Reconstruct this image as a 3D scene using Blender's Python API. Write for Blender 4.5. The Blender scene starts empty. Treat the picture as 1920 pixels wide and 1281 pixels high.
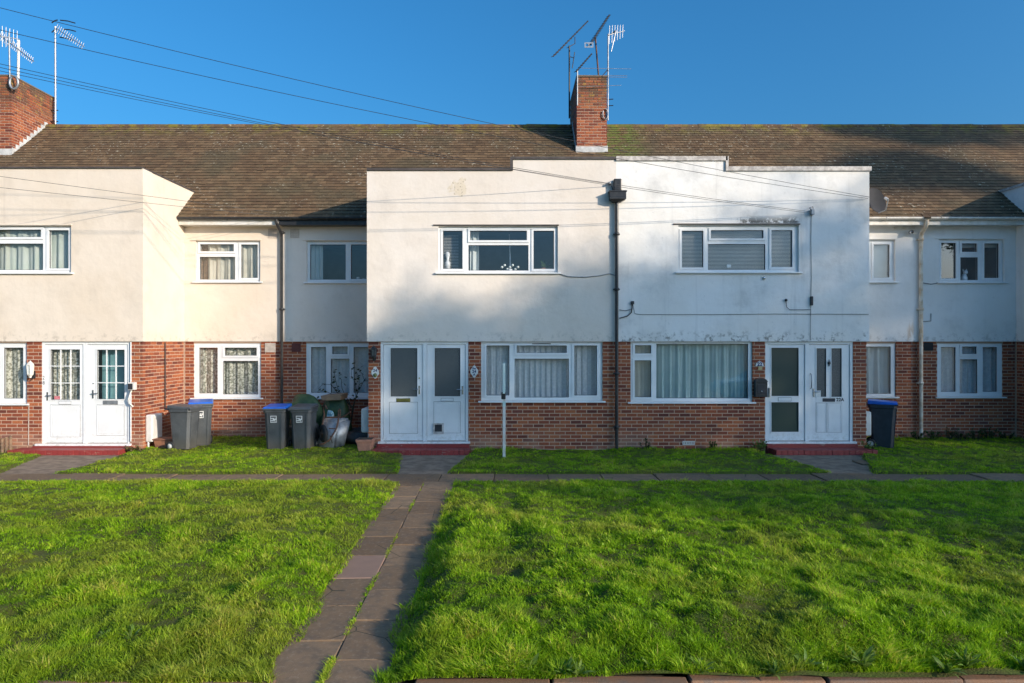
import bpy, bmesh, math, random
import numpy as np
from mathutils import Vector, Matrix

random.seed(7)
R = math.radians
scene = bpy.context.scene
COL = scene.collection

# ------------------------------------------------------------------ camera
FPX, EYE = 1240.0, 2.3              # focal length in photograph pixels, eye height
cam_d = bpy.data.cameras.new('camera')
cam_d.sensor_width = 36
cam_d.lens = 36 * FPX / 1920
cam_d.clip_end = 2000
cam = bpy.data.objects.new('camera', cam_d)
COL.objects.link(cam)
cam.location = (0, 0, EYE)
cam.rotation_euler = (R(90), 0, 0)
scene.camera = cam

# ------------------------------------------------------------------ sky and sun
SUN_EL = R(17.5)
SUN_H = Vector((0.80, -0.60, 0)).normalized()       # horizontal direction towards the sun
TO_SUN = Vector((SUN_H.x * math.cos(SUN_EL), SUN_H.y * math.cos(SUN_EL), math.sin(SUN_EL)))
world = bpy.data.worlds.new('World')
scene.world = world
world.use_nodes = True
wn = world.node_tree
sky = wn.nodes.new('ShaderNodeTexSky')
sky.sky_type = 'NISHITA'
sky.sun_disc = False
sky.sun_elevation = SUN_EL
sky.sun_rotation = math.atan2(SUN_H.x, SUN_H.y)
sky.air_density = 1.2
sky.dust_density = 4.0
sky.ozone_density = 9.6
sky.altitude = 0
bg = wn.nodes['Background']
bg.inputs[1].default_value = 0.14
hsv = wn.nodes.new('ShaderNodeHueSaturation')
hsv.inputs['Hue'].default_value = 0.488
hsv.inputs['Saturation'].default_value = 1.06
wn.links.new(sky.outputs[0], hsv.inputs['Color'])
wn.links.new(hsv.outputs[0], bg.inputs[0])
sun_d = bpy.data.lights.new('sun', 'SUN')
sun_d.energy = 3.4
sun_d.angle = R(0.6)
sun_d.color = (1.0, 0.86, 0.69)
sun = bpy.data.objects.new('sun', sun_d)
COL.objects.link(sun)
sun.rotation_euler = (-TO_SUN).to_track_quat('-Z', 'Y').to_euler()
vs = scene.view_settings
vs.view_transform = 'Standard'
vs.look = 'None'
vs.exposure = 0.7
vs.gamma = 1.0

# ------------------------------------------------------------------ measures
YF = FPX / 89.0        # plane of the projecting fronts
YR = FPX / 79.0        # plane of the set-back walls
YE = FPX / 80.4        # eaves line
ZE = 5.22              # eaves height
ZS = 2.3               # underside of the render band
SLOPE = math.atan(0.9)
YRIDGE = 19.06
ZRIDGE = ZE + (YRIDGE - YE) * 0.9
def fx(p): return (p - 960) / 89.0
def fz(p): return EYE + (640.5 - p) / 89.0
def rx(p): return (p - 960) / 79.0
def rz(p): return EYE + (640.5 - p) / 79.0
def roof_z(y): return ZE + (y - YE) * 0.9

# ------------------------------------------------------------------ materials
MAT = {}
class NT:
    def __init__(s, name):
        s.m = bpy.data.materials.new(name)
        s.m.use_nodes = True
        s.t = s.m.node_tree
        s.p = s.t.nodes['Principled BSDF']
        s.out = s.t.nodes['Material Output']
        MAT[name] = s.m
    def n(s, typ, **kw):
        nd = s.t.nodes.new(typ)
        for k, v in kw.items():
            if k.startswith('i_'):
                nd.inputs[k[2:].replace('_', ' ')].default_value = v
            else:
                setattr(nd, k, v)
        return nd
    def l(s, a, b): s.t.links.new(a, b)
    def pos(s):
        if not hasattr(s, '_g'): s._g = s.n('ShaderNodeNewGeometry')
        return s._g.outputs['Position']
    def noise(s, scale, detail=4, rough=0.55, vec=None, sx=None):
        nd = s.n('ShaderNodeTexNoise')
        nd.inputs['Scale'].default_value = scale
        nd.inputs['Detail'].default_value = detail
        nd.inputs['Roughness'].default_value = rough
        v = vec or s.pos()
        if sx:
            mp = s.n('ShaderNodeMapping'); mp.inputs['Scale'].default_value = sx
            s.l(v, mp.inputs[0]); v = mp.outputs[0]
        s.l(v, nd.inputs['Vector'])
        return nd.outputs['Fac']
    def ramp(s, fac, stops):
        nd = s.n('ShaderNodeValToRGB')
        e = nd.color_ramp.elements
        while len(e) < len(stops): e.new(0.5)
        for el, (p, c) in zip(e, stops):
            el.position = p
            el.color = (c[0], c[1], c[2], 1) if not isinstance(c, (int, float)) else (c, c, c, 1)
        s.l(fac, nd.inputs[0])
        return nd.outputs[0]
    def mix(s, fac, a, b, mode='MIX'):
        nd = s.n('ShaderNodeMix', data_type='RGBA', blend_type=mode)
        for sock, v in ((nd.inputs[0], fac), (nd.inputs[6], a), (nd.inputs[7], b)):
            if hasattr(v, 'links'): s.l(v, sock)
            elif isinstance(v, (int, float)): sock.default_value = v if sock.type == 'VALUE' else (v, v, v, 1)
            else: sock.default_value = (v[0], v[1], v[2], 1)
        return nd.outputs[2]
    def math(s, op, a, b=0.0, c=None):
        nd = s.n('ShaderNodeMath', operation=op)
        for sock, v in zip(nd.inputs, (a, b, c)):
            if v is None: continue
            if hasattr(v, 'links'): s.l(v, sock)
            else: sock.default_value = v
        return nd.outputs[0]
    def rng(s, v, a, b, c=0.0, d=1.0):
        nd = s.n('ShaderNodeMapRange'); nd.interpolation_type = 'SMOOTHSTEP'
        s.l(v, nd.inputs[0])
        for i, q in enumerate((a, b, c, d)): nd.inputs[i + 1].default_value = q
        return nd.outputs[0]
    def xyz(s):
        if not hasattr(s, '_x'):
            s._x = s.n('ShaderNodeSeparateXYZ'); s.l(s.pos(), s._x.inputs[0])
        return s._x.outputs
    def bump(s, h, strength=0.3, dist=0.01):
        b = s.n('ShaderNodeBump'); b.inputs['Strength'].default_value = strength
        b.inputs['Distance'].default_value = dist
        s.l(h, b.inputs['Height']); s.l(b.outputs[0], s.p.inputs['Normal'])
    def base(s, c, rough=0.6, metal=0.0, spec=None):
        i = s.p.inputs['Base Color']
        if hasattr(c, 'links'): s.l(c, i)
        else: i.default_value = (c[0], c[1], c[2], 1)
        s.p.inputs['Roughness'].default_value = rough
        s.p.inputs['Metallic'].default_value = metal
        if spec is not None: s.p.inputs['Specular IOR Level'].default_value = spec
        return s

def simple(name, c1, c2=None, scale=8, rough=0.6, metal=0.0, bump=0.0, bscale=60, spec=None, dist=0.004):
    t = NT(name)
    c2 = c2 or tuple(x * 0.75 for x in c1)
    f = t.rng(t.noise(scale, 5, 0.6), 0.35, 0.65)
    t.base(t.mix(f, c1, c2), rough, metal, spec)
    if bump: t.bump(t.noise(bscale, 4), bump, dist)
    return t.m

t = NT('upvc')
c = t.mix(t.rng(t.noise(3, 5), .35, .7), (0.80, 0.81, 0.81), (0.74, 0.75, 0.75))
c = t.mix(t.math('MULTIPLY', t.rng(t.xyz()[2], 0.55, 0.12), t.rng(t.noise(14, 6, .7), .46, .66, 0, .5)), c, (0.40, 0.38, 0.32))
c = t.mix(t.rng(t.noise(9, 6, .7, sx=(3, 3, .6)), .58, .8, 0, .35), c, (0.52, 0.51, 0.47))
t.base(c, 0.3)
simple('white_paint', (0.72, 0.70, 0.66), (0.58, 0.55, 0.48), 6, 0.5)
simple('gasket', (0.03, 0.03, 0.035), None, 5, 0.6)
simple('room', (0.20, 0.22, 0.23), (0.14, 0.15, 0.16), 1.2, 0.9)
simple('black_plastic', (0.018, 0.019, 0.022), (0.035, 0.035, 0.035), 12, 0.38)
t = NT('bin_grey')
c = t.mix(t.rng(t.noise(4, 5), .35, .7), (0.085, 0.092, 0.098), (0.055, 0.06, 0.066))
c = t.mix(t.rng(t.noise(16, 6, .75, sx=(1, 1, .4)), .58, .70, 0, .5), c, (0.20, 0.20, 0.19))
c = t.mix(t.math('MULTIPLY', t.rng(t.xyz()[2], .4, .05), .5), c, (0.10, 0.085, 0.06))
t.base(c, 0.45); t.bump(t.noise(200, 3), .1, .003)
simple('bin_dark', (0.03, 0.04, 0.055), (0.022, 0.03, 0.042), 9, 0.42)
simple('bin_blue', (0.01, 0.13, 0.60), (0.01, 0.10, 0.48), 9, 0.35)
simple('rubber', (0.02, 0.02, 0.02), None, 20, 0.75)
simple('chrome', (0.62, 0.62, 0.62), None, 10, 0.25, 1.0)
simple('galvanised', (0.38, 0.40, 0.42), (0.25, 0.26, 0.27), 9, 0.5, 0.55)
simple('aluminium', (0.55, 0.55, 0.55), (0.36, 0.36, 0.36), 15, 0.4, 0.7)
simple('aerial_dark', (0.03, 0.03, 0.033), (0.06, 0.052, 0.048), 15, 0.5, 0.4)
simple('rust', (0.16, 0.07, 0.04), (0.07, 0.045, 0.035), 25, 0.85, bump=0.3)
simple('terracotta', (0.42, 0.20, 0.13), (0.33, 0.16, 0.11), 12, 0.8, bump=0.2)
simple('brass', (0.45, 0.38, 0.12), None, 10, 0.35, 0.9)
simple('flashing', (0.62, 0.62, 0.60), (0.42, 0.42, 0.41), 7, 0.65, bump=0.3, bscale=25)
simple('coping_dark', (0.055, 0.045, 0.042), (0.09, 0.075, 0.068), 6, 0.7, bump=0.2)
simple('coping_white', (0.62, 0.58, 0.54), (0.36, 0.33, 0.31), 9, 0.75, bump=0.3)
simple('wood', (0.24, 0.15, 0.09), (0.13, 0.085, 0.055), 14, 0.85, bump=0.4)
simple('bark', (0.10, 0.075, 0.055), (0.05, 0.04, 0.03), 10, 0.9, bump=0.6, bscale=20, dist=0.03)
simple('stem', (0.07, 0.05, 0.035), (0.05, 0.06, 0.03), 25, 0.8)
simple('asphalt', (0.055, 0.053, 0.055), (0.035, 0.033, 0.035), 3, 0.9, bump=0.5, bscale=180)
simple('apron', (0.16, 0.112, 0.078), (0.27, 0.20, 0.14), 4.5, 0.9, bump=0.5, bscale=120)
simple('soil', (0.05, 0.04, 0.028), (0.03, 0.026, 0.02), 6, 0.95, bump=0.6, bscale=40, dist=0.02)
simple('air_vent', (0.55, 0.47, 0.40), (0.42, 0.36, 0.31), 8, 0.8)
simple('vent_red', (0.12, 0.035, 0.03), None, 8, 0.8)
simple('vent_dark', (0.02, 0.02, 0.022), None, 8, 0.8)
simple('meter_white', (0.72, 0.70, 0.66), (0.62, 0.60, 0.57), 5, 0.45)
simple('sticker', (0.70, 0.71, 0.70), (0.62, 0.63, 0.62), 20, 0.5)
simple('ink', (0.03, 0.035, 0.05), None, 5, 0.6)
simple('ink_blue', (0.02, 0.03, 0.15), None, 5, 0.5)
simple('pink_sticker', (0.55, 0.10, 0.14), (0.65, 0.30, 0.30), 60, 0.5)
simple('plaque_white', (0.78, 0.77, 0.74), (0.70, 0.69, 0.66), 6, 0.25)
simple('plaque_picture', (0.30, 0.26, 0.08), (0.10, 0.14, 0.05), 70, 0.5)
simple('plaque_gold', (0.45, 0.30, 0.10), (0.55, 0.45, 0.25), 50, 0.5)
simple('sign_aqua', (0.45, 0.66, 0.62), (0.60, 0.72, 0.70), 2.5, 0.5)
simple('tarp_green', (0.018, 0.055, 0.022), (0.05, 0.09, 0.03), 7, 0.5, bump=0.5, bscale=12, dist=0.03)
simple('sack_dark', (0.025, 0.026, 0.028), (0.06, 0.055, 0.05), 6, 0.5, bump=0.6, bscale=9, dist=0.04)
simple('cardboard', (0.30, 0.20, 0.12), (0.22, 0.15, 0.10), 9, 0.9)
simple('bag_cyan', (0.03, 0.28, 0.42), (0.35, 0.45, 0.48), 30, 0.5)
simple('dish_grey', (0.022, 0.023, 0.027), (0.032, 0.032, 0.036), 5, 0.85)
simple('china', (0.75, 0.75, 0.76), None, 10, 0.2)
simple('petal', (0.75, 0.76, 0.74), (0.62, 0.66, 0.60), 30, 0.5)
simple('car_paint', (0.62, 0.64, 0.66), (0.60, 0.62, 0.64), 2, 0.2, 0.4)
simple('car_glass', (0.015, 0.018, 0.02), None, 2, 0.05)
simple('dirt_box', (0.30, 0.13, 0.07), (0.16, 0.07, 0.045), 9, 0.85)

def leaf_mat(name, c1, c2, scale=5, trans=0.35):
    t = NT(name)
    oi = t.n('ShaderNodeObjectInfo')
    g = t.n('ShaderNodeNewGeometry')
    f = t.math('FRACT', t.math('ADD', g.outputs['Random Per Island'], oi.outputs['Random']))
    col = t.mix(f, c1, c2)
    t.base(col, 0.5, 0, 0.3)
    tr = t.n('ShaderNodeBsdfTranslucent'); t.l(col, tr.inputs[0])
    mx = t.n('ShaderNodeMixShader'); mx.inputs[0].default_value = trans
    t.l(t.p.outputs[0], mx.inputs[1]); t.l(tr.outputs[0], mx.inputs[2]); t.l(mx.outputs[0], t.out.inputs[0])
leaf_mat('leaf', (0.035, 0.075, 0.02), (0.075, 0.12, 0.03))
leaf_mat('leaf_weed', (0.11, 0.20, 0.03), (0.20, 0.28, 0.06))
leaf_mat('leaf_rose', (0.03, 0.05, 0.02), (0.07, 0.08, 0.03))
leaf_mat('leaf_straw', (0.26, 0.20, 0.09), (0.16, 0.13, 0.06))

# grass blades: colour by a per-blade tone, hollow shade painted in, and by patches of the lawn
t = NT('grass')
at = t.n('ShaderNodeAttribute', attribute_name='blade_tone')
sp = t.n('ShaderNodeSeparateColor'); t.l(at.outputs['Color'], sp.inputs[0])
g1 = t.ramp(sp.outputs[0], [(0.0, (0.05, 0.11, 0.006)), (0.30, (0.16, 0.30, 0.010)), (0.6, (0.31, 0.52, 0.014)), (0.85, (0.49, 0.69, 0.030)), (0.94, (0.62, 0.56, 0.10)), (1.0, (0.66, 0.50, 0.22))])
xs = t.xyz()[0]
side = t.rng(xs, -1.6, -0.6, 0.10, 0.02)
patch = t.rng(t.math('ADD', t.noise(0.75, 4, 0.6), side), 0.50, 0.68)
g2 = t.mix(sp.outputs[0], (0.26, 0.28, 0.022), (0.50, 0.42, 0.10))
col = t.mix(t.math('MULTIPLY', patch, 0.50), g1, g2)
col = t.mix(t.rng(t.noise(1.8, 3), 0.45, 0.7, 0, 0.4), col, (0.12, 0.26, 0.010))
t.base(col, 0.45, 0, 0.25)
tr = t.n('ShaderNodeBsdfTranslucent'); t.l(col, tr.inputs[0])
mx = t.n('ShaderNodeMixShader'); mx.inputs[0].default_value = 0.5
t.l(t.p.outputs[0], mx.inputs[1]); t.l(tr.outputs[0], mx.inputs[2]); t.l(mx.outputs[0], t.out.inputs[0])
simple('lawn_soil', (0.075, 0.105, 0.004), (0.070, 0.068, 0.006), 5, 0.95, bump=0.6, bscale=60, dist=0.02)
simple('far_ground', (0.07, 0.10, 0.04), (0.09, 0.09, 0.05), 0.2, 0.95)

# brick: every brick its own tone
t = NT('brick')
oi = t.n('ShaderNodeObjectInfo'); g = t.n('ShaderNodeNewGeometry')
f = t.math('FRACT', t.math('ADD', g.outputs['Random Per Island'], oi.outputs['Random']))
c = t.ramp(f, [(0.0, (0.13, 0.032, 0.020)), (0.25, (0.26, 0.060, 0.026)), (0.6, (0.36, 0.094, 0.034)), (0.85, (0.44, 0.135, 0.048)), (1.0, (0.18, 0.050, 0.036))])
c = t.mix(t.rng(t.noise(30, 4, 0.7), 0.35, 0.75, 0, 0.5), c, (0.11, 0.032, 0.022))
z = t.xyz()[2]
eff = t.math('MULTIPLY', t.rng(z, 0.55, 0.05), t.rng(t.noise(1.6, 3), 0.42, 0.62))
c = t.mix(t.math('MULTIPLY', eff, 0.42), c, (0.42, 0.30, 0.22))
soot = t.math('MULTIPLY', t.rng(z, 8.3, 9.3), t.rng(t.noise(4, 4), 0.35, 0.6))
c = t.mix(t.math('MULTIPLY', soot, 0.75), c, (0.10, 0.075, 0.04))
lich = t.math('MULTIPLY', t.rng(z, 8.3, 9.0), t.rng(t.noise(9, 4), 0.60, 0.66))
c = t.mix(t.math('MULTIPLY', lich, 0.8), c, (0.36, 0.22, 0.04))
t.base(c, 0.85); t.bump(t.noise(90, 5, 0.7), 0.5, 0.004)
t = NT('mortar')
c = t.mix(t.noise(9, 4), (0.54, 0.37, 0.265), (0.42, 0.29, 0.21))
c = t.mix(t.rng(t.xyz()[2], 8.4, 9.1), c, (0.16, 0.12, 0.085))
t.base(c, 0.95); t.bump(t.noise(140, 4), 0.6, 0.004)

# red-painted steps
t = NT('red_paint')
wear = t.rng(t.noise(5, 6, 0.7, sx=(1, 1, 3)), 0.60, 0.68)
t.base(t.mix(wear, t.mix(t.noise(3), (0.30, 0.035, 0.03), (0.20, 0.03, 0.028)), (0.36, 0.22, 0.17)), 0.6)
t.bump(t.noise(50, 4), 0.4, 0.004)

# paving
t = NT('slab')
oi = t.n('ShaderNodeObjectInfo')
c = t.ramp(oi.outputs['Random'], [(0, (0.145, 0.086, 0.044)), (0.5, (0.195, 0.122, 0.066)), (1, (0.255, 0.165, 0.094))])
c = t.mix(t.rng(t.noise(6, 6, 0.7), 0.4, 0.7, 0, 0.7), c, (0.10, 0.078, 0.058))
c = t.mix(t.rng(t.noise(22, 6, 0.75), 0.52, 0.64, 0, 0.5), c, (0.30, 0.225, 0.15))
cr = t.n('ShaderNodeTexVoronoi', feature='DISTANCE_TO_EDGE'); cr.inputs['Scale'].default_value = 1.7; t.l(t.pos(), cr.inputs['Vector'])
c = t.mix(t.math('MULTIPLY', t.rng(cr.outputs['Distance'], 0.012, 0.004), t.rng(t.noise(1.1, 2), 0.5, 0.56)), c, (0.04, 0.035, 0.02))
c = t.mix(t.rng(t.noise(45, 3), 0.68, 0.74, 0, 0.7), c, (0.30, 0.28, 0.25))
t.base(c, 0.85); t.bump(t.noise(120, 5, 0.7), 0.5, 0.005)
t = NT('slab_pink')
t.base(t.mix(t.noise(7), (0.30, 0.185, 0.13), (0.22, 0.14, 0.105)), 0.85); t.bump(t.noise(120, 5, 0.7), 0.5, 0.005)
t = NT('edging')
oi = t.n('ShaderNodeObjectInfo')
c = t.mix(oi.outputs['Random'], (0.24, 0.135, 0.08), (0.17, 0.10, 0.065))
c = t.mix(t.rng(t.noise(8, 5), 0.45, 0.7), c, (0.17, 0.12, 0.09))
t.base(c, 0.9); t.bump(t.noise(70, 5), 0.5, 0.006)

# roof tiles
t = NT('roof_tile')
oi = t.n('ShaderNodeObjectInfo'); g = t.n('ShaderNodeNewGeometry')
f = t.math('FRACT', t.math('ADD', g.outputs['Random Per Island'], oi.outputs['Random']))
c = t.ramp(f, [(0.0, (0.105, 0.059, 0.027)), (0.3, (0.135, 0.077, 0.035)), (0.6, (0.158, 0.092, 0.042)), (0.85, (0.205, 0.124, 0.060)), (1.0, (0.125, 0.080, 0.038))])
c = t.mix(t.rng(t.noise(0.9, 4), 0.45, 0.7, 0, 0.55), c, (0.085, 0.075, 0.038))
c = t.mix(t.rng(t.noise(14, 5, 0.7), 0.42, 0.66, 0, 0.40), c, (0.060, 0.040, 0.022))
spots = t.math('MULTIPLY', t.rng(t.noise(13, 3, 0.6), 0.62, 0.66), t.rng(t.noise(0.8, 2), 0.42, 0.60))
c = t.mix(t.math('MULTIPLY', spots, 0.85), c, (0.46, 0.41, 0.30))
X, Y, Z = t.xyz()
moss = t.math('MULTIPLY', t.rng(Z, ZRIDGE - 0.55, ZRIDGE + 0.05), t.rng(t.noise(3.1, 6, 0.7), 0.48, 0.60))
c = t.mix(t.math('MULTIPLY', moss, 0.75), c, t.mix(t.noise(6), (0.10, 0.13, 0.02), (0.34, 0.24, 0.02)))
dx = t.math('ABSOLUTE', t.math('SUBTRACT', X, 2.95))
ch = t.math('MULTIPLY', t.math('MULTIPLY', t.rng(dx, 0.95, 0.2), t.rng(Z, 6.6, 7.6)), t.rng(t.noise(5, 4), 0.35, 0.6))
c = t.mix(t.math('MULTIPLY', ch, 0.85), c, (0.11, 0.15, 0.02))
t.base(c, 0.9); t.bump(t.noise(70, 5, 0.7), 0.5, 0.006)
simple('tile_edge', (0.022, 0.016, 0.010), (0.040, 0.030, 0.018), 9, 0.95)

# rendered walls
def render_mat(name, base, dirt, algae, mould=None, drip=0.3):
    t = NT(name)
    c = t.mix(t.rng(t.noise(0.9, 4), 0.35, 0.7), base, tuple(x * y for x, y in zip(base, (0.95, 0.93, 0.90))))
    a = t.rng(t.noise(1.4, 6, 0.65), 0.48, 0.75, 0, algae)
    c = t.mix(a, c, dirt)
    a = t.rng(t.noise(7, 6, 0.7), 0.58, 0.75, 0, algae * 0.7)
    c = t.mix(a, c, dirt)
    streak = t.rng(t.noise(1.0, 5, 0.6, sx=(7, 7, 0.35)), 0.55, 0.8, 0, algae * 0.6)
    c = t.mix(streak, c, dirt)
    z = t.xyz()[2]; x = t.xyz()[0]
    low = t.math('MULTIPLY', t.rng(z, ZS + 0.30, ZS + 0.02), t.rng(t.noise(9, 6, 0.7), 0.50, 0.66))
    c = t.mix(t.math('MULTIPLY', low, drip), c, (0.11, 0.105, 0.08))
    if mould == 22:
        box = t.math('MULTIPLY', t.rng(t.math('ABSOLUTE', t.math('SUBTRACT', x, fx(1385))), 1.32, 1.2),
                     t.math('MULTIPLY', t.rng(z, fz(420), fz(417)), t.rng(z, fz(402), fz(418))))
        right = t.rng(x, fx(1340), fx(1430), -0.16, 0.10)
        m = t.math('MULTIPLY', box, t.rng(t.math('ADD', t.noise(9, 6, 0.75), right), 0.50, 0.58))
        c = t.mix(t.math('MULTIPLY', m, 0.9), c, (0.06, 0.058, 0.05))
    if mould == 24:     # blown patch of render, bare and brownish
        d = t.n('ShaderNodeVectorMath', operation='DISTANCE')
        t.l(t.pos(), d.inputs[0]); d.inputs[1].default_value = (fx(861), YF, fz(352))
        m = t.rng(t.math('ADD', d.outputs['Value'], t.math('MULTIPLY', t.noise(9, 4), 0.5)), 0.46, 0.40)
        c = t.mix(t.math('MULTIPLY', m, 0.55), c, (0.62, 0.53, 0.38))
        ln = t.math('MULTIPLY', m, t.rng(t.noise(26, 4), 0.60, 0.66))
        c = t.mix(t.math('MULTIPLY', ln, 0.8), c, (0.20, 0.15, 0.10))
    if mould == 20:     # rust run beside the old pipe
        m = t.math('MULTIPLY', t.rng(t.math('ABSOLUTE', t.math('SUBTRACT', x, rx(1708))), 0.13, 0.02),
                   t.math('MULTIPLY', t.rng(z, 3.0, 2.4), t.rng(t.noise(6, 4, sx=(2, 2, 0.5)), 0.42, 0.6)))
        c = t.mix(t.math('MULTIPLY', m, 0.6), c, (0.42, 0.24, 0.09))
    t.base(c, 0.9)
    h = t.math('ADD', t.math('MULTIPLY', t.noise(3.0, 3), 3.0), t.math('MULTIPLY', t.noise(55, 5, 0.7), 0.35))
    t.bump(h, 0.35, 0.012)
render_mat('render_cream', (0.73, 0.635, 0.53), (0.45, 0.38, 0.31), 0.30)
render_mat('render_pale', (0.75, 0.685, 0.62), (0.47, 0.42, 0.37), 0.28, 24)
render_mat('render_white', (0.82, 0.81, 0.79), (0.42, 0.42, 0.41), 0.50, 22, 0.85)
render_mat('render_plain', (0.80, 0.79, 0.77), (0.45, 0.44, 0.42), 0.35, 20, 0.4)

# glass
def glass_mat(name, tint, ior, rough=0.0):
    m = bpy.data.materials.new(name); m.use_nodes = True; MAT[name] = m
    nt = m.node_tree; nt.nodes.clear()
    o = nt.nodes.new('ShaderNodeOutputMaterial'); mx = nt.nodes.new('ShaderNodeMixShader')
    tr = nt.nodes.new('ShaderNodeBsdfTransparent'); gl = nt.nodes.new('ShaderNodeBsdfGlossy'); lw = nt.nodes.new('ShaderNodeLayerWeight'); pw = nt.nodes.new('ShaderNodeMath'); pw.operation = 'POWER'; pw.inputs[1].default_value = 5.0
    fr = nt.nodes.new('ShaderNodeMath'); fr.operation = 'MULTIPLY_ADD'; r0 = ((ior-1)/(ior+1))**2; fr.inputs[1].default_value = 1-r0; fr.inputs[2].default_value = r0
    nt.links.new(lw.outputs['Facing'], pw.inputs[0]); nt.links.new(pw.outputs[0], fr.inputs[0]); gl.inputs['Roughness'].default_value = rough
    tr.inputs[0].default_value = (*tint, 1)
    nz = nt.nodes.new('ShaderNodeTexNoise'); nz.inputs['Scale'].default_value = 2.2
    bp = nt.nodes.new('ShaderNodeBump'); bp.inputs['Strength'].default_value = 0.03; bp.inputs['Distance'].default_value = 0.02
    ge = nt.nodes.new('ShaderNodeNewGeometry')
    nt.links.new(ge.outputs['Position'], nz.inputs['Vector']); nt.links.new(nz.outputs['Fac'], bp.inputs['Height'])
    nt.links.new(bp.outputs[0], gl.inputs['Normal'])
    nt.links.new(fr.outputs[0], mx.inputs[0]); nt.links.new(tr.outputs[0], mx.inputs[1]); nt.links.new(gl.outputs[0], mx.inputs[2])
    nt.links.new(mx.outputs[0], o.inputs[0])
glass_mat('glass', (0.94, 0.96, 0.96), 2.2)
t = NT('obscure_glass')
t.base(t.mix(t.rng(t.noise(120, 3), 0.4, 0.65), (0.055, 0.064, 0.066), (0.17, 0.185, 0.19)), 0.16)
t.bump(t.noise(90, 2), 0.35, 0.004)
t = NT('green_glass')
t.base(t.mix(t.noise(2), (0.055, 0.075, 0.062), (0.075, 0.09, 0.075)), 0.10); t.bump(t.noise(200, 2), 0.12, 0.002)

def curtain_mat(name, c1, c2, scale, lo, hi, trans=0.3):
    t = NT(name)
    col = t.mix(t.rng(t.noise(scale, 3, 0.6), lo, hi), c1, c2)
    t.base(col, 0.9)
    tr = t.n('ShaderNodeBsdfTranslucent'); t.l(col, tr.inputs[0])
    mx = t.n('ShaderNodeMixShader'); mx.inputs[0].default_value = trans
    t.l(t.p.outputs[0], mx.inputs[1]); t.l(tr.outputs[0], mx.inputs[2]); t.l(mx.outputs[0], t.out.inputs[0])
curtain_mat('curtain_lace', (0.34, 0.34, 0.27), (0.80, 0.78, 0.68), 20, 0.46, 0.56)
curtain_mat('curtain_green', (0.62, 0.68, 0.60), (0.70, 0.74, 0.68), 3, 0.3, 0.7)
curtain_mat('curtain_cream', (0.80, 0.76, 0.64), (0.72, 0.67, 0.56), 3, 0.3, 0.7)
curtain_mat('curtain_net', (0.78, 0.81, 0.83), (0.88, 0.90, 0.91), 18, 0.45, 0.58)
curtain_mat('curtain_white', (0.80, 0.84, 0.83), (0.72, 0.78, 0.77), 3, 0.3, 0.7)
curtain_mat('curtain_teal', (0.30, 0.56, 0.58), (0.22, 0.46, 0.50), 3, 0.3, 0.7)
curtain_mat('curtain_aqua', (0.62, 0.80, 0.78), (0.52, 0.72, 0.71), 3, 0.3, 0.7)
curtain_mat('blind', (0.70, 0.69, 0.66), (0.64, 0.63, 0.60), 3, 0.3, 0.7, 0.15)

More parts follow.
